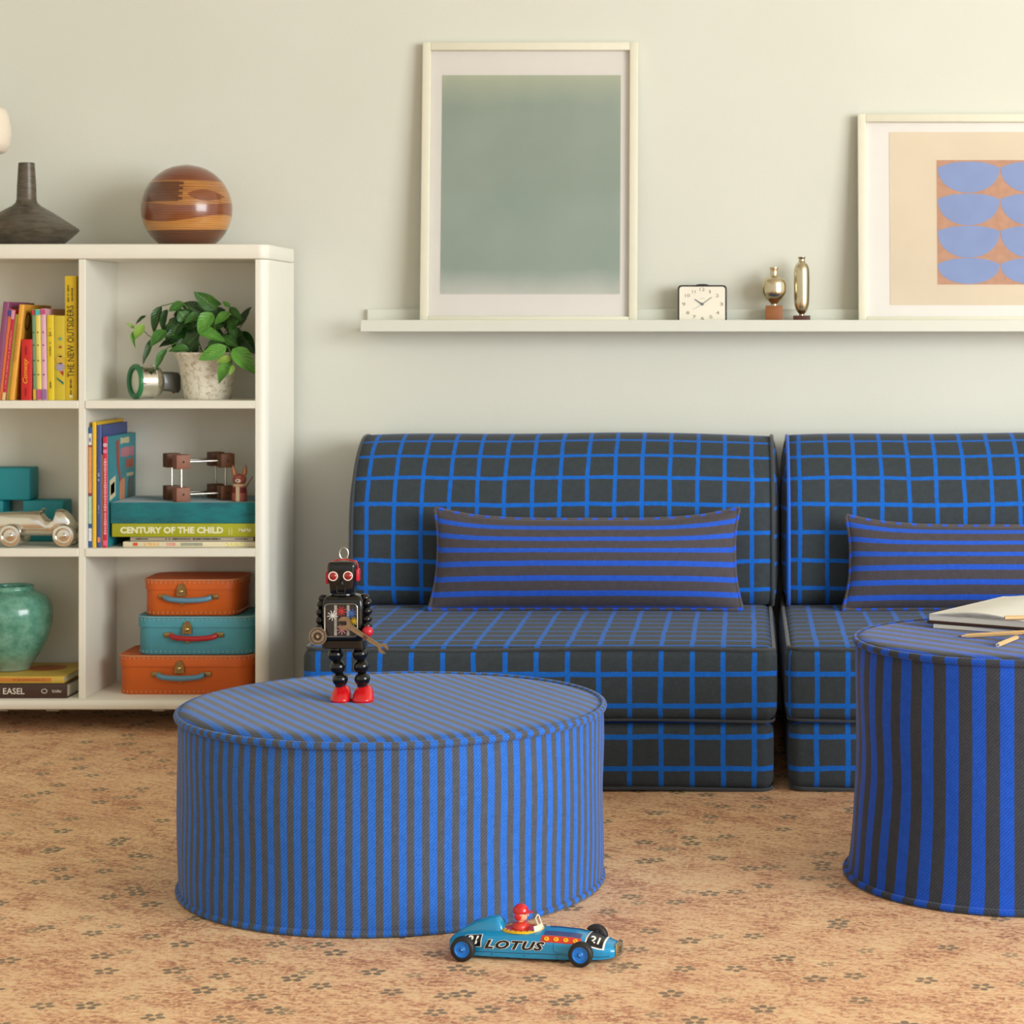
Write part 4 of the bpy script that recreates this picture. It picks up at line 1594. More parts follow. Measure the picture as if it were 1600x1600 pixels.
for pts in (((760, 740, 0), (560, 560, -.01), (330, 590, -.03), (250, 540, -.03), (165, 515, -.03)), ((780, 740, 0), (620, 600, -.01), (440, 690, -.04)), ((820, 740, 0), (860, 560, -.02), (840, 390, -.04)),
            ((860, 740, -.02), (930, 660, -.07), (985, 700, -.086), (1010, 830, -.09)), ((840, 740, 0), (960, 520, -.02), (985, 340, -.02)), ((760, 740, 0), (680, 520, 0), (590, 300, -.01), (400, 320, -.02)), ((850, 740, 0.01), (1000, 600, .02), (1095, 480, .02))):
    stem(pts)

# ---------------------------------------------------------------- middle left cell: blocks and silver car
TB = M('teal_paint', (26, 140, 152), rough=0.55, var=0.05, vscale=12)
YBK = 4.945
kq = YBK / F


def block(label, x0, x1, z0, z1, d, Y=YBK):
    g = G(); g.rbox((0, d / 2, (z1 - z0) / 2), (x1 - x0, d, z1 - z0), 0.004, 3)
    o = build('toy_block', g, TB, None, loc=((x0 + x1) / 2, Y, z0))
    return tag(o, label, 'block', 'teal toy blocks')


zb = PZ(782, YBK)
block('flat teal wooden block behind the silver toy car', PX(35, YBK), PX(99, YBK), Z3, zb, 0.065)
block('teal wooden block at the left edge holding up the thick one', PX(-60, YBK), PX(4.5, YBK), Z3, zb, 0.065)
block('thick teal wooden block bridging two others behind the silver car', PX(-42, YBK), PX(46.5, YBK), zb + 0.0003, PZ(731, YBK), 0.065)

YS = 4.845
ks = YS / F
CHR = M('nickel', (222, 218, 208), rough=0.16, metal=1.0, var=0.03)
t = thing('metal_racing_car', 'polished silver toy racing car at the left edge of the bookcase', 'toy car', (PX(62, YS), YS, Z3))


def cz(y):
    return (857 - y) * ks


# side outline lofted along x: (px, half width, bottom y, top y)
sec = [(-40, 3, 832, 824), (-37, 8, 838, 815), (-28, 13, 840, 808), (-10, 16, 841, 804), (20, 17, 841, 802.5), (50, 17, 841, 802), (66, 17, 841, 803), (70, 16.5, 841, 808), (75, 16.5, 841, 814), (82, 16.5, 841, 815), (87, 16.5, 841, 811), (90, 16, 841, 800), (97, 15, 840.5, 799), (106, 12.5, 839, 803), (113, 9, 836, 810), (119, 5, 832, 819), (121, 2, 829, 824)]
rings = []
for px, hw, yb, yt in sec:
    zc_, hh = (cz(yb) + cz(yt)) / 2, (cz(yt) - cz(yb)) / 2
    x = (px - 62) * ks
    rings.append([(x, hw * ks * math.copysign(abs(math.cos(a)) ** 0.8, math.cos(a)), zc_ + hh * math.copysign(abs(math.sin(a)) ** 0.8, math.sin(a))) for a in [2 * PI * i / 28 for i in range(28)]])
g = G(); g.loft(rings)
bd = build('body', g, CHR, t, smooth=50)
g = G(); g.tube([((68 - 62) * ks, y_ * ks, cz(802 - 3 * (1 - (y_ / 12) ** 2))) for y_ in (-12, -8, -4, 0, 4, 8, 12)], 1.8 * ks, 8)
build('windscreen', g, CHR, bd)
g = G(); g.tube([((-20 - 62 + 100 * i / 10) * ks, -17.6 * ks, cz(829)) for i in range(11)], 1.6 * ks, 8)
build('exhaust_pipe', g, CHR, bd)
for px, rr_, y in ((24, 18.0, -1), (24, 18.0, 1), (107, 18.0, -1), (107, 18.0, 1)):
    g = G()
    Tm = Matrix.Translation(((px - 62) * ks, y * 22 * ks, rr_ * ks + 0.0003)) @ Matrix.Rotation(R(90 if y < 0 else -90), 4, 'X')
    g.lathe([(10 * ks, -6 * ks), (16 * ks, -6 * ks), (rr_ * ks, -3 * ks), (rr_ * ks, 3 * ks), (16 * ks, 6 * ks), (12 * ks, 6.4 * ks), (11 * ks, 3.5 * ks), (9 * ks, 3.2 * ks), (4 * ks, 4.6 * ks), (3.6 * ks, 7 * ks), (1.5 * ks, 8 * ks)], 36, M4=Tm)
    build('wheel', g, CHR, t, smooth=40)
for px in (24, 107):
    g = G(); g.cyl(((px - 62) * ks, -20 * ks, 18 * ks), ((px - 62) * ks, 20 * ks, 18 * ks), 2.5 * ks, n=10)
    build('axle', g, CHR, t)

# ---------------------------------------------------------------- lower left cell: books and jar
ZBm = SBT + 0.0002
YE = 4.797
ke = YE / F
hB = 22.5 * ke
t, sp = book_flat('thick dark brown book with white capitals lying under the mustard book', 0.29, 0.215, hB, PX(105, YE) - 0.145, YE, ZBm, (66, 42, 32))
text('THE EASEL', 62 * ke, 9.5 * ke, INK_W, sp, Matrix.Translation((0.145 - 97.5 * ke, -0.1086, hB / 2)) @ FRONT, bold=0.005)
text('Schiffer', 15 * ke, 4.5 * ke, INK_W, sp, Matrix.Translation((0.145 - 16 * ke, -0.1086, hB / 2)) @ FRONT)
g = G(); g.tube([(0.145 - 35.5 * ke + 4.2 * ke * math.cos(a * PI / 10), -0.1086, hB / 2 + 3.2 * ke * math.sin(a * PI / 10)) for a in range(20)], 0.5 * ke, 6, True)
build('printed_emblem', g, INK_W, sp)
hY = 11.0 * ke
MATS['cover_206_172_70'] = M('mustard_cover', (206, 172, 70), rough=0.5, var=0.06)
t, sp = book_flat('thin mustard yellow book between the green jar and the brown book', 0.27, 0.2, hY, PX(99, YE) - 0.135, YE + 0.006, ZBm + hB + 0.0003, (206, 172, 70))
band(sp, -0.01, hY / 2, 0.235, hY * 0.55, M('orange_spine', (206, 128, 50), var=0.05), -0.1011)
inkline(sp, 0.135 - 56 * ke, hY / 2, 52 * ke, 2.2 * ke, M('rust_ink', (150, 84, 36), var=0), -0.1015)
g = G(); g.lathe([(0.042, 0), (0.042, 0.0005)], 32, (0.06, 0.02, hY - 0.0002))
build('printed_sun', g, M('orange_print', (176, 92, 40), var=0.05), t)
ZJ = ZBm + hB + hY + 0.0006
YJ = 4.9
kj = YJ / F
t = thing('ceramic_jar', 'round sea green glazed jar standing on the mustard book', 'jar', (PX(17, YJ), YJ, ZJ))
n = N('sea_glaze'); o = n.obj()
s = n.add('ShaderNodeSeparateXYZ', {0: o})
f1 = n.noise(o, 40.0, 5.0, 0.65)
c = n.mix(n.mr(f1, 0.35, 0.65), srgb((72, 136, 116)), srgb((118, 172, 152)))
c = n.mix(n.mr(n.ma('ADD', s.outputs[2], n.ma('MULTIPLY', f1, 0.03)), 0.06, 0.02, 0.0, 0.75), c, srgb((146, 152, 134)))
c = n.mix(n.mr(n.noise(o, 190.0, 2.0), 0.68, 0.74, 0, 0.6), c, srgb((44, 66, 58)))
n.set(col=c, rough=0.22, coat=0.4)
prj = [(26, 0), (29, 1), (31, 6), (42, 22), (54, 44), (61, 66), (63.5, 86), (61, 103), (52, 116), (41, 122), (35.5, 125), (34.5, 128), (35, 130.5), (33.5, 131), (32, 128), (33, 122)]
g = G(); g.lathe(smoothprof([(r * kj, z_ * kj) for r, z_ in prj], 3), 56)
build('jar_body', g, n.m, t, smooth=60)
g = G(); g.lathe([(33 * kj, 112 * kj), (0.001, 112.2 * kj)], 32, cap0=False)
build('jar_opening', g, M('jar_inside', (44, 48, 38), rough=0.8), t)

# ---------------------------------------------------------------- suitcases
BRASS = M('old_brass', (150, 126, 82), rough=0.35, metal=0.9, var=0.2, vscale=200)


def suitcase(label, pl, pr, Y, z0, z1, depth, colour, hcol, hname, hx_px, lock_px):
    k = Y / F
    X0, X1 = PX(pl, Y), PX(pr, Y)
    w = X1 - X0
    t = thing('suitcase', label, 'suitcase', ((X0 + X1) / 2, Y + depth / 2, z0), 0, 'stacked toy suitcases')
    cm = M('card_%d_%d' % colour[:2], colour, rough=0.55, var=0.05, vscale=25, bump=0.15, bscale=500)
    hh = z1 - z0
    lid = hh * 0.29
    rc = 0.034

    def rg(ins, z):
        return [(x, y, z) for x, y in rrect(w - 2 * ins, depth - 2 * ins, rc - ins, 6)]
    g = G(); g.loft([rg(0.004, 0), rg(0.003, 0.0012), rg(0.003, hh - lid + 0.004)])
    body = build('case_body', g, cm, t, smooth=40)
    g = G(); g.loft([rg(0.0, hh - lid), rg(0.0, hh - 0.003), rg(0.0012, hh - 0.0008), rg(0.003, hh - 0.0012)])
    ld = build('lid', g, cm, t, smooth=40)
    g = G(); g.tube([(x, y, hh - 0.0022) for x, y, _ in rg(-0.0002, 0)], 0.0017, 6, True)
    build('rim_cord', g, M('rim_%d' % colour[0], tuple(min(255, int(c * 0.6 + 85)) for c in colour), rough=0.7), ld)
    # stitches
    for z, par, ins in ((hh - 0.0075, ld, 0.0), (0.006, body, 0.003)):
        g = G()
        ring = [Vector(p) for p in rg(ins - 0.0004, 0)]
        tot = 0.0
        nxt = 0.0
        for i in range(len(ring)):
            a, b = ring[i], ring[(i + 1) % len(ring)]
            L_ = (b - a).length
            d = (b - a).normalized()
            while nxt < tot + L_:
                p = a + d * (nxt - tot)
                ang = math.atan2(d.y, d.x)
                g.rbox((0, 0, 0), (0.0014, 0.0014, 0.0052), 0.0004, 1, Matrix.Translation((p.x, p.y, z)) @ Matrix.Rotation(ang, 4, 'Z'))
                nxt += 0.0105
            tot += L_
        tag(build('stitching', g, M('stitch_%d' % colour[0], tuple(int(c * 0.45 + 112) for c in colour), rough=0.8), par), None, None, None, 'stuff')
    # handle, its end plates and the lock
    hxm = PX(hx_px, Y) - t.location.x
    hz = hh * 0.46
    yf = -depth / 2 + 0.003
    hw = 0.0262 * 1.95
    path = bez([(hxm - hw / 1.0 * 0.98, yf - 0.006, hz + 0.003), (hxm - hw * 0.7, yf - 0.0125, hz - 0.0005), (hxm, yf - 0.0145, hz - 0.0025), (hxm + hw * 0.7, yf - 0.0125, hz - 0.0005), (hxm + hw * 0.98, yf - 0.006, hz + 0.003)], 6)
    g = G(); g.tube([(p.x, p.y, p.z) for p in path], 0.0058, 12)
    hd = build('handle', g, M('handle_' + hname, hcol, rough=0.4, var=0.03), t)
    tag(hd, hname + ' curved handle')
    for sx in (-1, 1):
        g = G(); g.rbox((hxm + sx * (hw * 1.0 + 0.004), yf - 0.0022, hz + 0.0045), (0.022, 0.0045, 0.011), 0.0018, 2)
        build('handle_plate', g, BRASS, t)
    lxm = PX(lock_px, Y) - t.location.x
    zl = hh - lid
    g = G()
    pts = [(lxm - 0.0105, zl - 0.014), (lxm + 0.0105, zl - 0.014), (lxm + 0.0095, zl + 0.004)]
    for i in range(9):
        a = PI * i / 8
        pts.append((lxm + 0.0075 * math.cos(a), zl + 0.006 + 0.008 * math.sin(a)))
    pts.append((lxm - 0.0095, zl + 0.004))
    g.prism(pts, yf - 0.0075, yf - 0.0005)
    lk = build('lock_plate', g, BRASS, t)
    g = G(); g.sphere((lxm, yf - 0.0085, zl - 0.004), 0.0045, 14, 8, (1, 0.6, 1))
    build('lock_stud', g, M('bright_brass', (214, 190, 130), rough=0.2, metal=1.0), lk)
    g = G(); g.prism([(lxm - 0.008, hz - 0.006), (lxm + 0.008, hz - 0.006), (lxm, hz - 0.016)], yf - 0.002, yf - 0.0002)
    build('lock_tongue', g, BRASS, lk)
    return t


ORANGE = (206, 94, 20)
YC = 4.845
z_a = ZBm
z_b = PZ(1023.7, YC)
z_c = PZ(962.7, 4.852)
z_d = PZ(904.6, 4.86)
suitcase('largest orange toy suitcase with blue handle at the bottom of the stack', 182, 392, 4.845, z_a, z_b, 0.178, ORANGE, (92, 140, 166), 'blue', 283, 281)
suitcase('turquoise toy suitcase with red handle in the middle of the stack', 211, 395, 4.85, z_b + 0.0004, z_c, 0.17, (74, 150, 166), (170, 34, 42), 'red', 303, 293)
suitcase('smallest orange toy suitcase with blue handle on top of the stack', 221.6, 371, 4.858, z_c + 0.0004, z_d, 0.155, ORANGE, (98, 146, 176), 'blue', 294.5, 284)

# ---------------------------------------------------------------- clock and brass vases on the ledge
YCL = 5.028
kc = YCL / F
x0, x1, yt = 1059, 1135.5, 445.5
w, = ((x1 - x0) * kc,)
hC = PZ(yt, YCL) - LZF - 0.0004
t = thing('alarm_clock', 'square black-edged alarm clock with cream dial on the picture ledge', 'clock', (PX((x0 + x1) / 2, YCL), YCL, LZF + 0.0004))
BLK = M('clock_black', (34, 34, 30), rough=0.35)
def crr(w_, h_, rr_, zc_):
    pts = rrect(w_, h_, rr_, 5, (0, zc_))
    return pts
g = G(); g.prism(crr(w, hC, 0.008, hC / 2), 0.0, 0.035); build('case', g, BLK, t)
g = G(); g.prism(crr(w - 5.0 * kc, hC - 5.0 * kc, 0.006, hC / 2), -0.001, 0.001); dl = build('dial', g, M('dial_cream', (236, 230, 214), rough=0.5, var=0.01), t)
g = G(); g.prism([(11 * kc * math.cos(a * PI / 12), hC - 0.0005 + 2.2 * kc * math.sin(a * PI / 12)) for a in range(13)], 0.006, 0.026); build('snooze_button', g, BLK, t)
DIALI = M('dial_ink', (120, 118, 104), rough=0.7, var=0)
czk = PZ(475.5, YCL) - LZF
for num, dx, dy in (('12', 0, 23), ('1', 12, 19.5), ('2', 23.5, 13.5), ('3', 30, 0), ('4', 24, -13.5), ('5', 13.5, -20), ('6', 0.5, -22), ('7', -12.5, -20), ('8', -22.5, -13.5), ('9', -29, 0), ('10', -23, 13.5), ('11', -13, 19.5)):
    text(num, ({'1': 1.6, '11': 5.0}.get(num, 7.5 if len(num) > 1 else 5.2)) * kc, 5 * kc, DIALI, dl, Matrix.Translation((dx * kc, -0.0013, czk + dy * kc)) @ FRONT, name='numeral')
g = G(); g.box((0, -0.0012, czk + 9 * kc), (8 * kc, 0.0003, 0.9 * kc)); build('printed_mark', g, M('dial_pale', (196, 192, 178), var=0), dl, smooth=0)
def hand(dx, dy, wd, nm, mt):
    g = G(); g.cyl((0, -0.0022, czk), (dx * kc, -0.0022, czk + dy * kc), wd * kc, wd * 0.6 * kc, 8)
    build(nm, g, mt, dl)
HINK = M('hand_slate', (92, 106, 112), rough=0.5, var=0)
hand(-11.5, 7.5, 1.0, 'hour_hand', HINK)
hand(15, 11, 0.6, 'minute_hand', HINK)
hand(-15, -9, 0.35, 'alarm_hand', M('hand_pale', (176, 196, 206), var=0))
g = G(); g.lathe([(2.3 * kc, 0), (2.0 * kc, 0.002)], 16, M4=Matrix.Translation((0, -0.001, czk)) @ Matrix.Rotation(R(90), 4, 'X')); build('hub', g, HINK, dl)

YV = 5.03
kv = YV / F
BR = M('satin_brass', (206, 194, 164), rough=0.24, metal=1.0, var=0.05)
for lab, cx, prof, bw, by, wm in (('squat round brass bud vase on a chestnut wooden cube', 1209.5, [(5, 477), (5.2, 474.5), (8, 471), (15, 466), (19, 459), (19.7, 452), (19, 441), (15, 435), (8, 432.5), (6.2, 430), (6, 424), (7, 418.5), (6.4, 418), (5.2, 423)], 26.5, 477.5, wood('block_chestnut', (126, 74, 36), (156, 98, 50), (40, 40, 200), 0.5)),
                                  ('tall slim brass bud vase on a low dark wooden block', 1252.7, [(4, 493), (4.4, 490), (8, 486), (11, 478), (12, 466), (12.3, 440), (11.8, 422), (9.5, 414), (6.2, 410.5), (5, 408), (4.8, 405), (6.2, 402), (5.6, 401.6), (4.4, 405)], 26.0, 493, wood('block_mahogany', (66, 30, 20), (88, 44, 30), (40, 40, 200), 0.5))):
    t = thing('bud_vase', lab, 'vase', (PX(cx, YV), YV, LZF + 0.0004), 0, 'brass bud vases')
    zt = PZ(by, YV) - LZF - 0.0004
    g = G(); g.rbox((0, 0, zt / 2), (bw * kv, bw * kv, zt), 0.001, 2)
    build('wood_base', g, wm, t)
    g = G(); g.lathe(smoothprof([(r * kv, PZ(y, YV) - LZF - 0.0004) for r, y in prof], 4), 40)
    build('vase_body', g, BR, t, smooth=60)

# ---------------------------------------------------------------- tin robot on the pouf
ZP = ZT1 + 0.0135 * sag(0.012, -0.012, 0.3345)
YR = F * (H - ZP) / (1095 - VY)
u = YR / F                                   # metres per photo pixel at the robot
RX0 = 547.0
BLACKT = M('tin_black', (16, 16, 16), rough=0.12, var=0, spec=0.4, coat=0.15)
REDT = M('tin_red', (206, 22, 30), rough=0.18, var=0, coat=0.6)
REDM = M('plastic_red', (190, 30, 44), rough=0.3, var=0.03)
CHROME = M('wire_chrome', (210, 206, 196), rough=0.14, metal=1.0, var=0)
ro = thing('toy_robot', 'black tin toy robot with red feet and red eyes standing on the wide pouf', 'robot', (PX(RX0, YR), YR, ZP + 0.0003))


def rx(px):
    return (px - RX0) * u


def rz(py):
    return (1096 - py) * u


# feet
for cxp, l0, l1 in ((533.8, 517.8, 550.0), (568.5, 551.6, 585.2)):
    rings = []
    hw = (l1 - l0) / 2
    for zz, sw, y0, y1 in ((0, 0.97, -27, 18), (2.5, 1.0, -28, 18.5), (5, 1.0, -28, 18.5), (6, 0.97, -27, 18), (12, 0.92, -22, 17), (18, 0.80, -13, 15), (22.5, 0.62, -7, 11), (24, 0.45, -4, 8)):
        ring = []
        for i in range(28):
            a = 2 * PI * i / 28
            c_, s_ = math.cos(a), math.sin(a)
            ring.append((rx(cxp) + hw * sw * u * math.copysign(abs(c_) ** 0.7, c_), ((y0 + y1) / 2 + (y1 - y0) / 2 * math.copysign(abs(s_) ** 0.8, s_)) * u, zz * u))
        rings.append(ring)
    g = G(); g.loft(rings)
    build('foot', g, REDT, ro, smooth=50)
# beaded legs
for pts in (((524.3, 1024), (527.9, 1043.4), (531.6, 1062.8)), ((562.5, 1023), (564.5, 1042.5), (566, 1062))):
    g = G()
    for px, py in pts:
        g.sphere((rx(px), 0, rz(py)), 12.2 * u, 28, 16, (1, 1, 0.92))
    px, py = pts[-1]
    g.cyl((rx(px), 0, 19 * u), (rx(px), 0, rz(py)), 8 * u, n=20)
    px, py = pts[0]
    g.cyl((rx(px), 0, rz(py)), (rx(px), 0, rz(1008)), 9 * u, n=20)
    build('leg', g, BLACKT, ro, smooth=50)


def tapered(name, secs, mat, parent, rr_=6, pw=0.28):
    """secs: (photo y, x centre px, half width px, y front px, y back px)"""
    rings = []
    for py, cxp, hw, yf, yb in secs:
        ring = []
        for i in range(40):
            a = 2 * PI * i / 40
            c_, s_ = math.cos(a), math.sin(a)
            ring.append((rx(cxp) + hw * u * math.copysign(abs(c_) ** pw, c_), ((yf + yb) / 2 + (yb - yf) / 2 * math.copysign(abs(s_) ** pw, s_)) * u, rz(py)))
        rings.append(ring)
    g = G(); g.loft(rings)
    return build(name, g, mat, parent, smooth=45)


tapered('skirt', [(1012.5, 539.0, 31.5, -20, 16), (1011, 539.0, 34.0, -22, 18), (1000, 538.6, 33.5, -22, 18), (998, 538.5, 30, -20, 17)], BLACKT, ro)
torso = tapered('torso', [(999, 538.6, 30.5, -20, 16), (995, 538.6, 31.5, -21, 17), (970, 538.6, 32.2, -22, 18), (945, 538.6, 32.0, -22, 18), (937, 538.6, 31, -21.5, 17.5), (932, 538.6, 28, -19.5, 15.5), (929.5, 538.6, 21, -14, 11), (928.5, 538.4, 17, -11, 9)], BLACKT, ro)
# chest window
yw = -22.6 * u
wcx, wcz = rx(537.2), rz(967.5)
g = G(); g.prism(rrect(54 * u, 55 * u, 8 * u, 6, (wcx, wcz)), yw - 0.4 * u, yw + 2 * u)
build('window_frame', g, M('tin_black2', (26, 26, 25), rough=0.2, var=0), ro)
g = G(); g.prism(rrect(49.5 * u, 49.5 * u, 6 * u, 6, (wcx, wcz)), yw - 0.9 * u, yw + 1 * u)
win = build('window_panel', g, M('panel_dark', (40, 40, 38), rough=0.4, var=0.1, vscale=300), ro)
for dx in (-8.5, 11.0):
    g = G(); g.box((wcx + dx * u, yw - 1.1 * u, wcz), (4.2 * u, 0.5 * u, 47 * u))
    build('panel_strip', g, M('panel_grey', (196, 192, 182), rough=0.4), win)
for cxp, cyp, rr_, c in ((524, 960, 7.8, (250, 248, 242)), (537.8, 953.4, 7.4, (222, 54, 58)), (553, 957, 7.2, (58, 122, 210)), (538.9, 981.4, 7.8, (236, 160, 164)), (557, 969, 6.0, (228, 190, 40))):
    g = G()
    for i in range(9):
        a = 2 * PI * i / 9 + 0.2
        Tm = Matrix.Translation((rx(cxp), yw - 1.7 * u, rz(cyp))) @ Matrix.Rotation(a, 4, 'Y')
        g.box((rr_ * 0.55 * u, 0, 0), (rr_ * 1.0 * u, 0.5 * u, 1.35 * u), Tm)
    g.sphere((rx(cxp), yw - 1.6 * u, rz(cyp)), 1.9 * u, 12, 8, (1, 0.5, 1))
    build('pinwheel', g, M('pin_%d_%d' % (c[0], c[1]), c, rough=0.4, var=0), win)
g = G(); g.tube([(x, yw - 1.4 * u, z) for x, z in rrect(50.5 * u, 50.5 * u, 6 * u, 6, (wcx, wcz))], 0.9 * u, 6, True)
build('window_rim', g, M('rim_silver', (176, 172, 162), rough=0.25, metal=0.9), win)
g = G(); g.prism(rrect(48.5 * u, 48.5 * u, 5.5 * u, 6, (wcx, wcz)), yw - 2.6 * u, yw - 2.3 * u)
build('window_pane', g, GLASS, win, smooth=0)
# arms
for pts, sh in ((((503, 945), (502, 957), (502.3, 969), (503.5, 980)), (505, 936)), (((574.5, 943), (575.5, 955), (575.5, 967), (576, 977)), (570, 935))):
    g = G()
    for i, (px, py) in enumerate(pts):
        g.sphere((rx(px), (-3 - 3.5 * i) * u, rz(py)), 8.0 * u, 20, 12, (0.92, 1.15, 0.9))
    g.sphere((rx(sh[0]), 0, rz(sh[1])), 8 * u, 20, 12, (1, 1, 0.8))
    g.cyl((rx(sh[0]), 0, rz(sh[1])), (rx(pts[0][0]), -3 * u, rz(pts[0][1])), 6 * u, n=14)
    build('arm', g, BLACKT, ro, smooth=50)
HANDS = ((504.5, 989, -24), (578.5, 985, -24.6))
for px, py, yy in HANDS:
    g = G(); g.sphere((rx(px), yy * u, rz(py)), 8.8 * u, 24, 14, (1, 0.9, 1))
    build('hand', g, REDM, ro, smooth=60)
# neck and head
g = G(); g.lathe([(18 * u, 0), (17.5 * u, 3 * u), (15 * u, 4 * u)], 32, (rx(537), -1 * u, rz(930)))
build('neck', g, BLACKT, ro)
head = tapered('head', [(927.5, 536.6, 17.5, -17, 13), (925, 536.6, 19, -18.5, 14.5), (915, 536.6, 19.8, -19.5, 15), (899, 536.5, 21.4, -20.5, 16), (885, 536.4, 22.4, -21, 16.5), (880.5, 536.4, 22.0, -20.5, 16), (878, 536.4, 19.5, -18, 14), (876.8, 536.4, 13, -12, 9)], BLACKT, ro, pw=0.36)
for px, py in ((524.3, 899.4), (547.3, 899.0)):
    Tm = Matrix.Translation((rx(px), -20.6 * u, rz(py))) @ Matrix.Rotation(R(90), 4, 'X')
    g = G(); g.lathe([(6.0 * u, -2 * u), (7.4 * u, -2 * u), (7.6 * u, 0.6 * u), (7.0 * u, 1.6 * u), (5.8 * u, 1.2 * u), (5.7 * u, -2 * u)], 32, M4=Tm, cap0=False, cap1=False)
    er = build('eye_ring', g, M('eye_white', (236, 214, 200), rough=0.4, var=0), head)
    g = G(); g.sphere((rx(px), -20.4 * u, rz(py)), 6.0 * u, 24, 14, (1, 0.55, 1))
    build('eye', g, M('eye_red', (150, 16, 16), rough=0.08, var=0, coat=0.8), ro)
g = G(); g.loft([[(rx(537) - 0.6 * u, -20 * u, rz(903)), (rx(537) + 0.6 * u, -20 * u, rz(903)), (rx(537), -21 * u, rz(903))], [(rx(537) - 3.6 * u, -19 * u, rz(912)), (rx(537) + 3.6 * u, -19 * u, rz(912)), (rx(537), -25 * u, rz(912))]])
build('nose', g, BLACKT, head, smooth=20)
g = G()
for (cx_, cz_, sx_, sz_) in ((536.5, 914.8, 13, 1.6), (536.5, 925.0, 13, 1.6), (530.6, 920, 1.6, 10), (542.6, 920, 1.6, 10)):
    g.rbox((rx(cx_), -20.0 * u, rz(cz_)), (sx_ * u, 4 * u, sz_ * u), 0.5 * u, 1)
build('mouth_frame', g, M('tin_black2', (26, 26, 25)), head)
for px, py, w_, h_ in ((513.2, 903, 5.2, 19), (560.0, 899, 5.4, 19)):
    g = G(); g.rbox((rx(px), -4 * u, rz(py)), (w_ * u, 17 * u, h_ * u), 1.8 * u, 3)
    build('ear_pad', g, REDM, ro)
pth = bez([(513.0, 0, 896), (512.8, 0, 885), (516, 0, 879.5), (526, 0, 876.2), (537, 0, 875.2), (548, 0, 876.0), (556, 0, 878.2), (559.4, 0, 883), (560, 0, 892)], 5)
g = G(); g.tube([(rx(p.x), -4 * u, rz(p.z)) for p in pth], 1.05 * u, 8)
build('headband', g, REDM, ro)
g = G(); g.tube([(rx(537.8) + 6.6 * u * math.sin(a * PI / 14), -2 * u + 1.2 * u * math.sin(a * PI / 14), rz(866.2) - 8.8 * u * math.cos(a * PI / 14)) for a in range(28)], 0.95 * u, 8, True)
build('antenna_ring', g, CHROME, ro)

# gear and spanner in the robot's hands
AGED = M('aged_steel', (150, 134, 114), rough=0.36, metal=0.8, var=0.15, vscale=150)
gc = Vector((rx(503), -32.8 * u, rz(991))) + ro.location
t = thing('cog_wheel', 'small toothed metal cog wheel held in the robot\'s hand', 'gear', gc)
t.rotation_euler = (R(90), 0, 0)
g = G()
ring0, ring1 = [], []
nt = 44
for i in range(nt * 4):
    a = 2 * PI * i / (nt * 4)
    r_ = 14.4 * u if (i % 4) < 2 else 13.2 * u
    ring0.append((r_ * math.cos(a), r_ * math.sin(a), -0.9 * u))
    ring1.append((r_ * math.cos(a), r_ * math.sin(a), 0.9 * u))
g.loft([ring0, ring1])
cg = build('toothed_disc', g, AGED, t, smooth=20)
g = G(); g.lathe([(11.8 * u, 0.8 * u), (11.6 * u, 1.3 * u), (10.6 * u, 1.3 * u), (10.4 * u, 0.8 * u)], 40, cap0=False, cap1=False); build('raised_ring', g, M('gear_dark', (84, 72, 58), rough=0.4, metal=0.8), t)
g = G(); g.lathe([(6.4 * u, 0.8 * u), (6.0 * u, 2.0 * u), (3.2 * u, 2.2 * u), (3.0 * u, 0.9 * u)], 32, cap0=False, cap1=False); build('hub', g, M('gear_dark', (84, 72, 58)), t)
g = G(); g.lathe([(2.4 * u, 0.8 * u), (2.2 * u, 3.0 * u)], 20); build('axle_stub', g, CHROME, t)
for i in range(5):
    a = 2 * PI * i / 5 + 0.5
    g = G(); g.sphere((8.6 * u * math.cos(a), 8.6 * u * math.sin(a), 1.0 * u), 0.9 * u, 10, 6); build('rivet', g, CHROME, t)

A_, B_ = Vector((rx(544), -33.6 * u, rz(970.5))), Vector((rx(604.5), -34 * u, rz(1010)))
t = thing('spanner', 'double-ended steel spanner held across the robot\'s chest', 'spanner', A_ + ro.location)
dv = B_ - A_
L_ = dv.length
xa = dv.normalized()
za = xa.cross(Vector((0, 1, 0))).normalized()
if za.z < 0:
    za = -za
ya = za.cross(xa)
Tm = Matrix((xa, ya, za)).transposed().to_4x4()
STL = M('spanner_steel', (164, 144, 116), rough=0.28, metal=1.0, var=0.1, vscale=200)


def jaw(r_, notch, ang0, seg=26, sq=1.0):
    """open-end head outline: disc with a slot cut into it, centre 0"""
    pts = []
    half = math.asin(notch / r_)
    for i in range(seg + 1):
        a = ang0 + half + (2 * PI - 2 * half) * i / seg
        pts.append((r_ * math.cos(a), r_ * math.sin(a)))
    d = Vector((math.cos(ang0), math.sin(ang0)))
    nn = Vector((-d.y, d.x))
    dep = -r_ * 0.25
    pts.append(tuple(d * dep - nn * notch * 0.92))
    pts.append(tuple(d * (dep - notch * 0.7)))
    pts.append(tuple(d * dep + nn * notch * 0.92))
    return pts


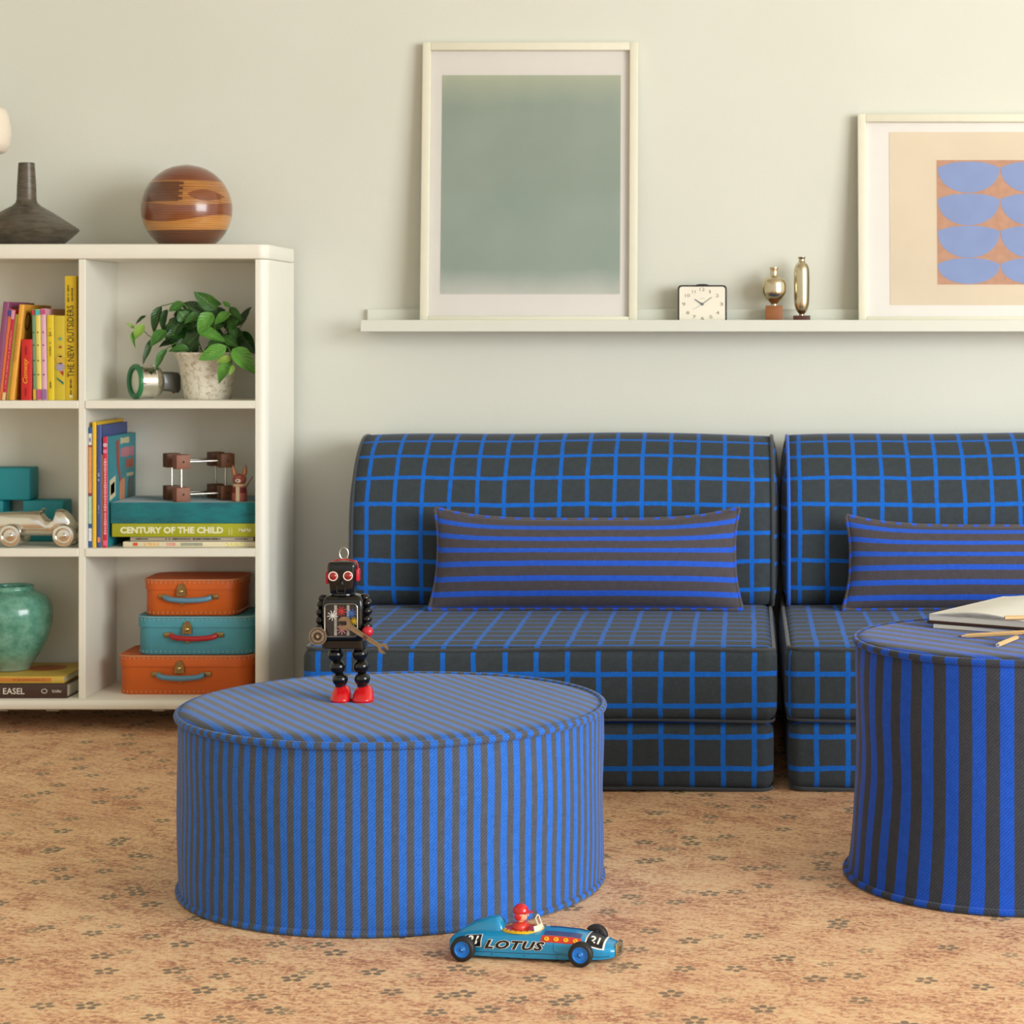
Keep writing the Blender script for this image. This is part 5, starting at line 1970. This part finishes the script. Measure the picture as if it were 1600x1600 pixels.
g = G(); g.prism(jaw(10.2 * u, 3.6 * u, R(215)), -1.5 * u, 1.5 * u); build('large_jaw', g, STL, t).matrix_local = Tm
g = G(); g.prism([(L_ + a_, b_) for a_, b_ in jaw(8.0 * u, 3.2 * u, R(-8))], -1.3 * u, 1.3 * u); build('small_jaw', g, STL, t).matrix_local = Tm
g = G()
g.prism([(7 * u, -4.6 * u), (L_ * 0.4, -3.4 * u), (L_ - 6 * u, -3.0 * u), (L_ - 6 * u, 3.0 * u), (L_ * 0.4, 3.4 * u), (7 * u, 4.6 * u)], -1.2 * u, 1.2 * u)
build('shank', g, STL, t, smooth=0).matrix_local = Tm
for sgn in (-1, 1):
    g = G(); g.tube([(8 * u, -1.3 * u, sgn * 3.6 * u), (L_ - 7 * u, -1.3 * u, sgn * 2.4 * u)], 0.8 * u, 6)
    build('edge_ridge', g, STL, t).matrix_local = Tm
g = G()
for i in range(4):
    x = L_ * 0.50 + i * 2.0 * u
    g.tube([(x, 2.0 * u * math.cos(a * PI / 8), 4.0 * u * math.sin(a * PI / 8)) for a in range(16)], 0.8 * u, 6, True)
build('wire_wrap', g, M('wire_dark', (110, 60, 54), rough=0.4, metal=0.5), t).matrix_local = Tm

# ---------------------------------------------------------------- tin racing car on the floor
WR = 0.0172
pr_ = Vector((-0.3915, 3.044, 0)); pf_ = Vector((-0.2247, 3.0165, 0))
hd_ = math.atan2(pf_.y - pr_.y, pf_.x - pr_.x)
XR_, XF_ = 0.030, 0.197
TRK = 0.0455
side = Vector((-math.sin(hd_), math.cos(hd_), 0))
org = pr_ + side * (TRK + 0.006) - Vector((math.cos(hd_), math.sin(hd_), 0)) * XR_
ca = thing('tin_racing_car', 'blue tin toy racing car with red-helmeted driver on the floor', 'toy car', (org.x, org.y, 0), hd_)
TIN = M('tin_blue', (14, 140, 192), rough=0.22, var=0.03, coat=0.5)
XS = [(0.0, 0.012, 0.009, 0.020), (0.004, 0.019, 0.0065, 0.0245), (0.013, 0.026, 0.005, 0.0285), (0.03, 0.0315, 0.005, 0.033), (0.055, 0.034, 0.005, 0.0355), (0.085, 0.035, 0.005, 0.0365), (0.12, 0.035, 0.005, 0.0375), (0.15, 0.0345, 0.005, 0.038), (0.18, 0.033, 0.005, 0.0365), (0.205, 0.030, 0.005, 0.0325), (0.222, 0.0265, 0.0055, 0.028), (0.233, 0.022, 0.0065, 0.0245), (0.238, 0.018, 0.008, 0.0215)]


def lerp_sec(x):
    for i in range(len(XS) - 1):
        if XS[i][0] <= x <= XS[i + 1][0]:
            q = (x - XS[i][0]) / (XS[i + 1][0] - XS[i][0])
            q = q * q * (3 - 2 * q) * 0.4 + q * 0.6
            return [XS[i][k] + (XS[i + 1][k] - XS[i][k]) * q for k in range(1, 4)]
    return list(XS[-1][1:])


def body_pt(x, s, off=0.0):
    """s in [-1, 1]: near bottom -> over the top -> far bottom"""
    hw, zb, zt = lerp_sec(x)
    sh = min(0.013, (zt - zb) * 0.55)          # shoulder height
    hside = zt - sh - zb
    sgn = -1 if s < 0 else 1
    a = abs(s)
    if a > 0.62:                               # vertical side
        q = (1 - a) / 0.38
        y, z = hw * (1 - 0.04 * (1 - q) ** 2), zb + hside * q
        ny, nz = 1.0, 0.05
    else:
        th = (1 - a / 0.62) * PI / 2
        y, z = hw * math.cos(th) ** 0.75, zb + hside + sh * math.sin(th)
        ny, nz = math.cos(th) * sh, math.sin(th) * hw
        l_ = math.hypot(ny, nz)
        ny, nz = ny / l_, nz / l_
    return Vector((x, sgn * (y + ny * off), z + nz * off))


g = G()
rings = []
ss = [-1 + 2 * i / 36 for i in range(37)]
xs_ = sorted(set([q[0] for q in XS] + [0.238 * i / 34 for i in range(35)]))
for x in xs_:
    rings.append([tuple(body_pt(x, s)) for s in ss])
g.loft(rings)
bd = build('body', g, TIN, ca, smooth=45)


def patch(nm, x0, x1, s0, s1, mat, parent, off=0.0004, nx=12, nsn=8):
    g = G()
    rows = [[tuple(body_pt(x0 + (x1 - x0) * i / nx, s0 + (s1 - s0) * j / nsn, off)) for j in range(nsn + 1)] for i in range(nx + 1)]
    g.loft(rows, closed_ring=False)
    return build(nm, g, mat, parent, smooth=60)


CBLK = M('litho_black', (18, 18, 20), rough=0.3, var=0)
CWHT = M('litho_white', (238, 236, 228), rough=0.3, var=0)
CRED = M('litho_red', (206, 58, 44), rough=0.3, var=0)
CYEL = M('litho_yellow', (240, 190, 36), rough=0.3, var=0)
# seam line and panel outline
for sg in (-1, 1):
    g = G(); g.tube([tuple(body_pt(0.004 + 0.228 * i / 30, sg * 0.865, 0.0)) for i in range(31)], 0.00045, 6)
    build('seam', g, M('seam_blue', (10, 66, 92), rough=0.4), bd)
    for x in (0.068, 0.114, 0.16):
        g = G(); p = body_pt(x, sg * 0.93, 0.0002); g.sphere(p, 0.0008, 8, 6); build('rivet', g, CBLK, bd)
    # side lettering: black italic with a white outline
    hw = 0.035
    for dy_, bold_, mt in ((0.0004, 0.085, CWHT), (0.0008, 0.036, CBLK)):
        Tm = Matrix.Translation((0.1005, sg * (hw + dy_), 0.0228)) @ (FRONT if sg < 0 else Matrix.Rotation(PI, 4, 'Z') @ FRONT)
        text('LOTUS', 0.084 + bold_ * 0.05, 0.0118 + bold_ * 0.02, mt, bd, Tm, bold=bold_, shear=0.35, space=1.15)
    patch('number_panel', 0.027, 0.053, sg * 0.72, sg * 0.26, CWHT, bd, 0.0004)
    patch('number_ground', 0.0283, 0.0517, sg * 0.70, sg * 0.28, CBLK, bd, 0.0007)
    p = body_pt(0.040, sg * 0.47, 0.0016)
    Tm = Matrix.Translation(p) @ (Matrix.Rotation(R(-36), 4, 'X') @ FRONT if sg < 0 else Matrix.Rotation(R(36), 4, 'X') @ Matrix.Rotation(PI, 4, 'Z') @ FRONT)
    text('21', 0.0165, 0.0120, CWHT, bd, Tm, name='number', bold=0.03, shear=0.15)
    patch('valve_panel', 0.137, 0.193, sg * 0.52, sg * 0.27, CRED, bd, 0.0004)
    patch('valve_ground', 0.139, 0.191, sg * 0.25, sg * 0.08, M('litho_indigo', (62, 70, 120), rough=0.3, var=0), bd, 0.0004)
    for i in range(4):
        x = 0.145 + i * 0.0135
        p0 = body_pt(x, sg * 0.40, 0.0003); p1 = body_pt(x, sg * 0.40, 0.0014)
        g = G(); g.cyl(p0, p1, 0.0036, 0.0034, 18); vb = build('valve', g, CYEL, bd)
        g = G(); g.cyl(p1 - (p1 - p0) * 0.1, p1 + (p1 - p0) * 0.3, 0.0012, 0.001, 10); build('valve_dot', g, CRED, bd)
    g = G(); g.tube([tuple(body_pt(x, s, 0.0001)) for x, s in ((0.156, sg * 0.56), (0.155, sg * 0.66), (0.156, sg * 0.78), (0.160, sg * 0.82), (0.195, sg * 0.82))], 0.0003, 6)
    build('panel_outline', g, M('seam_blue', (10, 66, 92)), bd)
patch('number_panel', 0.198, 0.225, -0.52, 0.52, CWHT, bd, 0.0004)
patch('number_ground', 0.2, 0.2225, -0.47, 0.47, CBLK, bd, 0.0007)
for sg in (-1, 1):
    p = body_pt(0.211, sg * 0.22, 0.0014)
    text('21', 0.0135, 0.0125, CWHT, bd, Matrix.Translation(p) @ Matrix.Rotation(R(14), 4, 'Y') @ Matrix.Rotation(R(-sg * 30), 4, 'X') @ Matrix.Rotation(R(0 if sg < 0 else 180), 4, 'Z'), name='number', bold=0.03)
# headrest hump
rings = []
for x, hw, h in ((0.008, 0.004, 0.0265), (0.02, 0.009, 0.036), (0.038, 0.0125, 0.0455), (0.055, 0.0145, 0.0515), (0.066, 0.0155, 0.0535), (0.071, 0.0155, 0.0525), (0.0755, 0.0148, 0.047), (0.079, 0.013, 0.038)):
    zb_ = lerp_sec(x)[2] - 0.006
    rings.append([(x, hw * math.copysign(abs(math.cos(PI * i / 14)) ** 0.8, math.cos(PI * i / 14)), zb_ + (h - zb_) * math.sin(PI * i / 14) ** 0.8) for i in range(15)])
g = G(); g.loft(rings)
build('headrest', g, TIN, ca, smooth=50)
# cockpit
xc_ = 0.103
zc0 = 0.0372
g = G(); g.lathe([(0.0245, -0.002), (0.0245, 0.0008), (0.0215, 0.0014), (0.0195, 0.0010), (0.0195, -0.002)], 40, M4=Matrix.Translation((xc_, 0, zc0)) @ Matrix.Diagonal((1.25, 1, 1, 1)), cap0=False, cap1=False)
ck = build('cockpit_rim', g, CYEL, ca)
for i in range(22):
    a = 2 * PI * i / 22
    g = G(); g.sphere((xc_ + 0.0225 * 1.25 * math.cos(a), 0.0225 * math.sin(a), zc0 + 0.0013), 0.0009, 8, 6); build('rim_dot', g, CBLK, ck)
g = G(); g.lathe([(0.0195, 0.0006), (0.0005, 0.0007)], 36, M4=Matrix.Translation((xc_, 0, zc0)) @ Matrix.Diagonal((1.25, 1, 1, 1)))
build('cockpit_deck', g, CRED, ca)
# driver
SKIN = M('tin_skin', (236, 176, 142), rough=0.35, var=0.02)
xd = 0.1
g = G(); g.loft([[(xd + 0.012 * r_ * math.cos(a), 0.0145 * r_ * math.sin(a), zc0 + z_) for a in [2 * PI * i / 24 for i in range(24)]] for z_, r_ in ((0.0005, 1.0), (0.004, 1.02), (0.0075, 0.85), (0.0095, 0.45))])
dr = build('driver_shoulders', g, CRED, ca, smooth=60)
hz = zc0 + 0.0205
g = G(); g.lathe([(0.0048, 0.008), (0.0045, 0.0125)], 18, (xd, 0, zc0)); build('driver_neck', g, SKIN, ca)
rings = []
for z_, fx, bx, wy in ((-0.0098, 0.0050, -0.003, 0.0042), (-0.0082, 0.0078, -0.0065, 0.0062), (-0.005, 0.0086, -0.0082, 0.0074), (0.0, 0.0087, -0.0094, 0.0082), (0.005, 0.0080, -0.0094, 0.0080), (0.009, 0.0045, -0.006, 0.0055)):
    rings.append([(xd + 0.001 + (fx + bx) / 2 + (fx - bx) / 2 * math.cos(a), wy * math.sin(a), hz + z_) for a in [2 * PI * i / 24 for i in range(24)]])
g = G(); g.loft(rings); hdv = build('driver_head', g, SKIN, ca, smooth=60)
g = G(); g.sphere((xd + 0.0105, 0, hz - 0.0018), 0.0016, 10, 8, (1, 0.8, 1.3)); build('nose', g, SKIN, hdv)
for sy in (-1, 1):
    g = G(); g.sphere((xd + 0.0078, sy * 0.0045, hz + 0.0004), 0.0014, 10, 6, (0.7, 1.2, 0.7)); build('eye', g, CBLK, hdv)
g = G(); g.sphere((xd + 0.0088, 0, hz - 0.0055), 0.0012, 10, 6, (0.6, 1.7, 0.6)); build('mouth', g, CRED, hdv)
HEL = M('helmet_red', (200, 26, 34), rough=0.25, var=0, coat=0.4)
prof = [(0.0114 * math.cos(a * PI / 20), 0.0118 * math.sin(a * PI / 20)) for a in range(11)]
prof[-1] = (1e-5, 0.0118)
g = G(); g.lathe([(0.0112, -0.001)] + prof, 30, M4=Matrix.Translation((xd, 0, hz + 0.002)) @ Matrix.Diagonal((1.0, 0.92, 1, 1)))
he = build('helmet', g, HEL, ca, smooth=60)
rings = []
for q in range(7):
    a = R(-60 + 20 * q)
    c_, s_ = math.cos(a), math.sin(a)
    rings.append([(xd + 0.0105 * c_, 0.0098 * s_, hz + 0.0038), (xd + (0.0105 + 0.0072 * math.cos(a * 1.3)) * c_ + 0.001, 0.0108 * s_, hz + 0.0026), (xd + (0.0105 + 0.0072 * math.cos(a * 1.3)) * c_ + 0.001, 0.0108 * s_, hz + 0.0018), (xd + 0.0105 * c_, 0.0098 * s_, hz + 0.0022)])
g = G(); g.loft(rings); build('helmet_peak', g, HEL, he, smooth=40)
for sy in (-1, 1):
    g = G(); g.sphere((xd - 0.0022, sy * 0.0076, hz - 0.0028), 0.0052, 14, 10, (1, 0.5, 1.15)); build('ear_flap', g, HEL, he)
# windscreen
CRM = M('screen_cream', (226, 214, 186), rough=0.4, var=0.02)
g = G()
rings = []
for q in range(9):
    a = R(-70 + 17.5 * q)
    rings.append([(xc_ + 0.0185 + 0.0105 * math.cos(a), 0.0195 * math.sin(a), zc0 + 0.0006), (xc_ + 0.0175 + 0.0085 * math.cos(a), 0.018 * math.sin(a), zc0 + 0.0075), (xc_ + 0.0165 + 0.0085 * math.cos(a), 0.0175 * math.sin(a), zc0 + 0.0075), (xc_ + 0.0175 + 0.0102 * math.cos(a), 0.0188 * math.sin(a), zc0 + 0.0006)])
g.loft(rings)
ws = build('windscreen', g, CRM, ca, smooth=40)
xw = xc_ + 0.0245
g = G(); g.tube([(xw, -0.0075, zc0 + 0.006), (xw - 0.004, -0.0085, zc0 + 0.0165), (xw - 0.0035, 0.0, zc0 + 0.0195), (xw - 0.004, 0.0085, zc0 + 0.0165), (xw, 0.0075, zc0 + 0.006)], 0.0011, 8)
build('screen_frame', g, CRM, ws)
# grille
g = G(); g.rbox((0.2395, 0, 0.0155), (0.004, 0.030, 0.017), 0.0018, 2); gr_ = build('grille', g, M('grille_tin', (196, 184, 146), rough=0.25, metal=0.9), ca)
for i in range(5):
    g = G(); g.tube([(0.2422, -0.0135, 0.0085 + i * 0.0033), (0.2445, 0, 0.0085 + i * 0.0033), (0.2422, 0.0135, 0.0085 + i * 0.0033)], 0.0009, 8); build('grille_bar', g, M('grille_bright', (226, 220, 196), rough=0.18, metal=1.0), gr_)
# wheels
TYRE = M('tyre_black', (26, 25, 24), rough=0.55, var=0.1)
WBL = M('wheel_blue', (24, 116, 206), rough=0.3, var=0)
for x in (XR_, XF_):
    for sy in (-1, 1):
        Tm = Matrix.Translation((x, sy * TRK, WR + 0.0002)) @ Matrix.Rotation(R(90 if sy < 0 else -90), 4, 'X')
        g = G(); g.lathe([(0.0105, -0.006), (0.0148, -0.006), (0.0168, -0.0042), (0.0172, 0), (0.0168, 0.0042), (0.0148, 0.006), (0.0115, 0.0062), (0.0112, 0.004)], 40, M4=Tm)
        wh = build('wheel', g, TYRE, ca, smooth=50)
        g = G(); g.lathe([(0.0112, 0.0035), (0.0112, 0.0056), (0.0098, 0.0058), (0.0088, 0.0044), (0.0045, 0.0040), (0.0028, 0.0052), (0.0014, 0.0062)], 32, M4=Tm)
        build('hub_cap', g, WBL, wh, smooth=40)
        g = G(); g.sphere((0, 0, 0.0062), 0.0011, 10, 6, M4=Tm); build('axle_pin', g, CHROME, wh)
    g = G(); g.cyl((x, -TRK, WR), (x, TRK, WR), 0.0018, n=10); build('axle', g, CHROME, ca)

# ---------------------------------------------------------------- notebook and pencils on the stool
ZS = ZT2 + 0.010 * 0.62 + 0.0004
YN = F * (H - ZS) / (980 - VY)
cor = P(1452, 980, YN)
ang = R(58)
d1 = Vector((math.cos(ang), math.sin(ang), 0))       # away to the right
d2 = Vector((math.sin(ang), -math.cos(ang), 0))      # towards the room, right
PAP = M('sketch_paper', (228, 225, 216), rough=0.9, var=0.015)


def sheet_block(g, w, d, z0, z1, layers=1, curl=0.0):
    """page block in notebook axes with softly curled top"""
    nx = 14
    rows = []
    for i in range(nx + 1):
        x = w * i / nx
        lift = curl * (math.sin(PI * min(1, i / nx * 1.15)) ** 1.5)
        rows.append([(x, 0, z0), (x, d, z0), (x, d, z1 + lift), (x, 0, z1 + lift)])
    g.loft(rows)
    return g


t = thing('paper_pad', 'thin white paper pad lying under the open notebook on the stool', 'paper', (cor.x + 0.006, cor.y - 0.010, ZS + 0.0003), ang - R(90) + R(3))
g = G(); sheet_block(g, 0.2, 0.27, 0, 0.0055)
build('sheets', g, PAP, t, smooth=30)
g = G(); g.box((0.1, 0.135, 0.0058), (0.2, 0.27, 0.0005)); build('top_sheet', g, PAP, t, smooth=0)
t = thing('notebook', 'open notebook with thick white pages and a dark brown cover on the stool', 'notebook', (cor.x, cor.y, ZS + 0.0066), ang - R(90))
g = G(); g.rbox((0.104, 0.145, 0.0026), (0.214, 0.296, 0.005), 0.001, 1)
build('cover', g, M('cover_brown', (58, 34, 28), rough=0.6), t)
g = G(); sheet_block(g, 0.205, 0.285, 0.0052, 0.0125)
pg = build('page_block', g, PAP, t, smooth=30)
for i in range(4):
    g = G(); sheet_block(g, 0.205 - 0.002 * i, 0.285 - 0.001 * i, 0.0128 + 0.0008 * i, 0.0133 + 0.0008 * i, curl=0.004 + 0.0012 * i)
    build('loose_page', g, PAP, t, smooth=30)

PW = wood('pencil_wood', (206, 164, 108), (226, 188, 132), (20, 200, 200), 0.5)


def pencil(label, tip, end, r, tipcol, flat_end=False, z_tip=None):
    """hexagonal pencil from tip to end (world points of its axis)"""
    tip, end = Vector(tip), Vector(end)
    t = thing('pencil', label, 'pencil', tip, 0, 'colour pencils on the stool')
    d = end - tip
    L_ = d.length
    q = Vector((0, 0, 1)).rotation_difference(d.normalized()).to_matrix().to_4x4()
    c0 = 0.0 if flat_end else 0.014
    g = G(); g.lathe([(r, c0), (r, L_)], 6, M4=q)
    b = build('shaft', g, PW, t, smooth=20)
    if flat_end:
        g = G(); g.lathe([(r * 0.42, -0.0004), (r * 0.42, 0.001)], 14, M4=q)
        build('core', g, M('core_%d' % tipcol[0], tipcol, rough=0.5, var=0), t)
        g = G(); g.lathe([(r * 0.9, -0.0002), (r * 0.9, 0.0006)], 14, M4=q)
        build('end_face', g, M('end_pale', (222, 206, 180), rough=0.6), t)
    else:
        g = G(); g.lathe([(r * 0.28, 0.0045), (r * 0.95, c0)], 12, M4=q)
        build('sharpened_cone', g, M('cone_wood', (230, 200, 158), rough=0.6), t)
        g = G(); g.lathe([(0.0004, 0.0), (r * 0.34, 0.0052)], 10, M4=q)
        build('lead', g, M('lead_%d' % tipcol[0], tipcol, rough=0.5, var=0), t)
    return t


rp = 0.0037


def on_top(px, py, z):
    Y = F * (H - z) / (py - VY)
    return P(px, py, Y)


blue_a = on_top(1559, 1008, ZS + 0.0014 + rp)
blue_b = on_top(1602, 990.5, ZS + 0.0008 + rp)
pencil('short pencil with a blue end lying under the long pencil on the stool', blue_a, blue_a + (blue_b - blue_a).normalized() * 0.098, rp, (44, 140, 196), True)
ra = on_top(1497, 994.5, ZS + rp * 0.9)
rb2 = on_top(1600, 988, ZS + 0.0095 + rp)
pencil('long natural wood pencil with a dark red tip lying on the stool', ra, ra + (rb2 - ra).normalized() * 0.165, rp, (112, 22, 28))
zn = ZS + 0.0066 + 0.0215 + rp
na = on_top(1570, 965.5, zn)
pencil('pencil with a black core end resting on the notebook pages', na, na + Vector((0.98, 0.14, 0)).normalized() * 0.1, rp, (40, 40, 50), True)
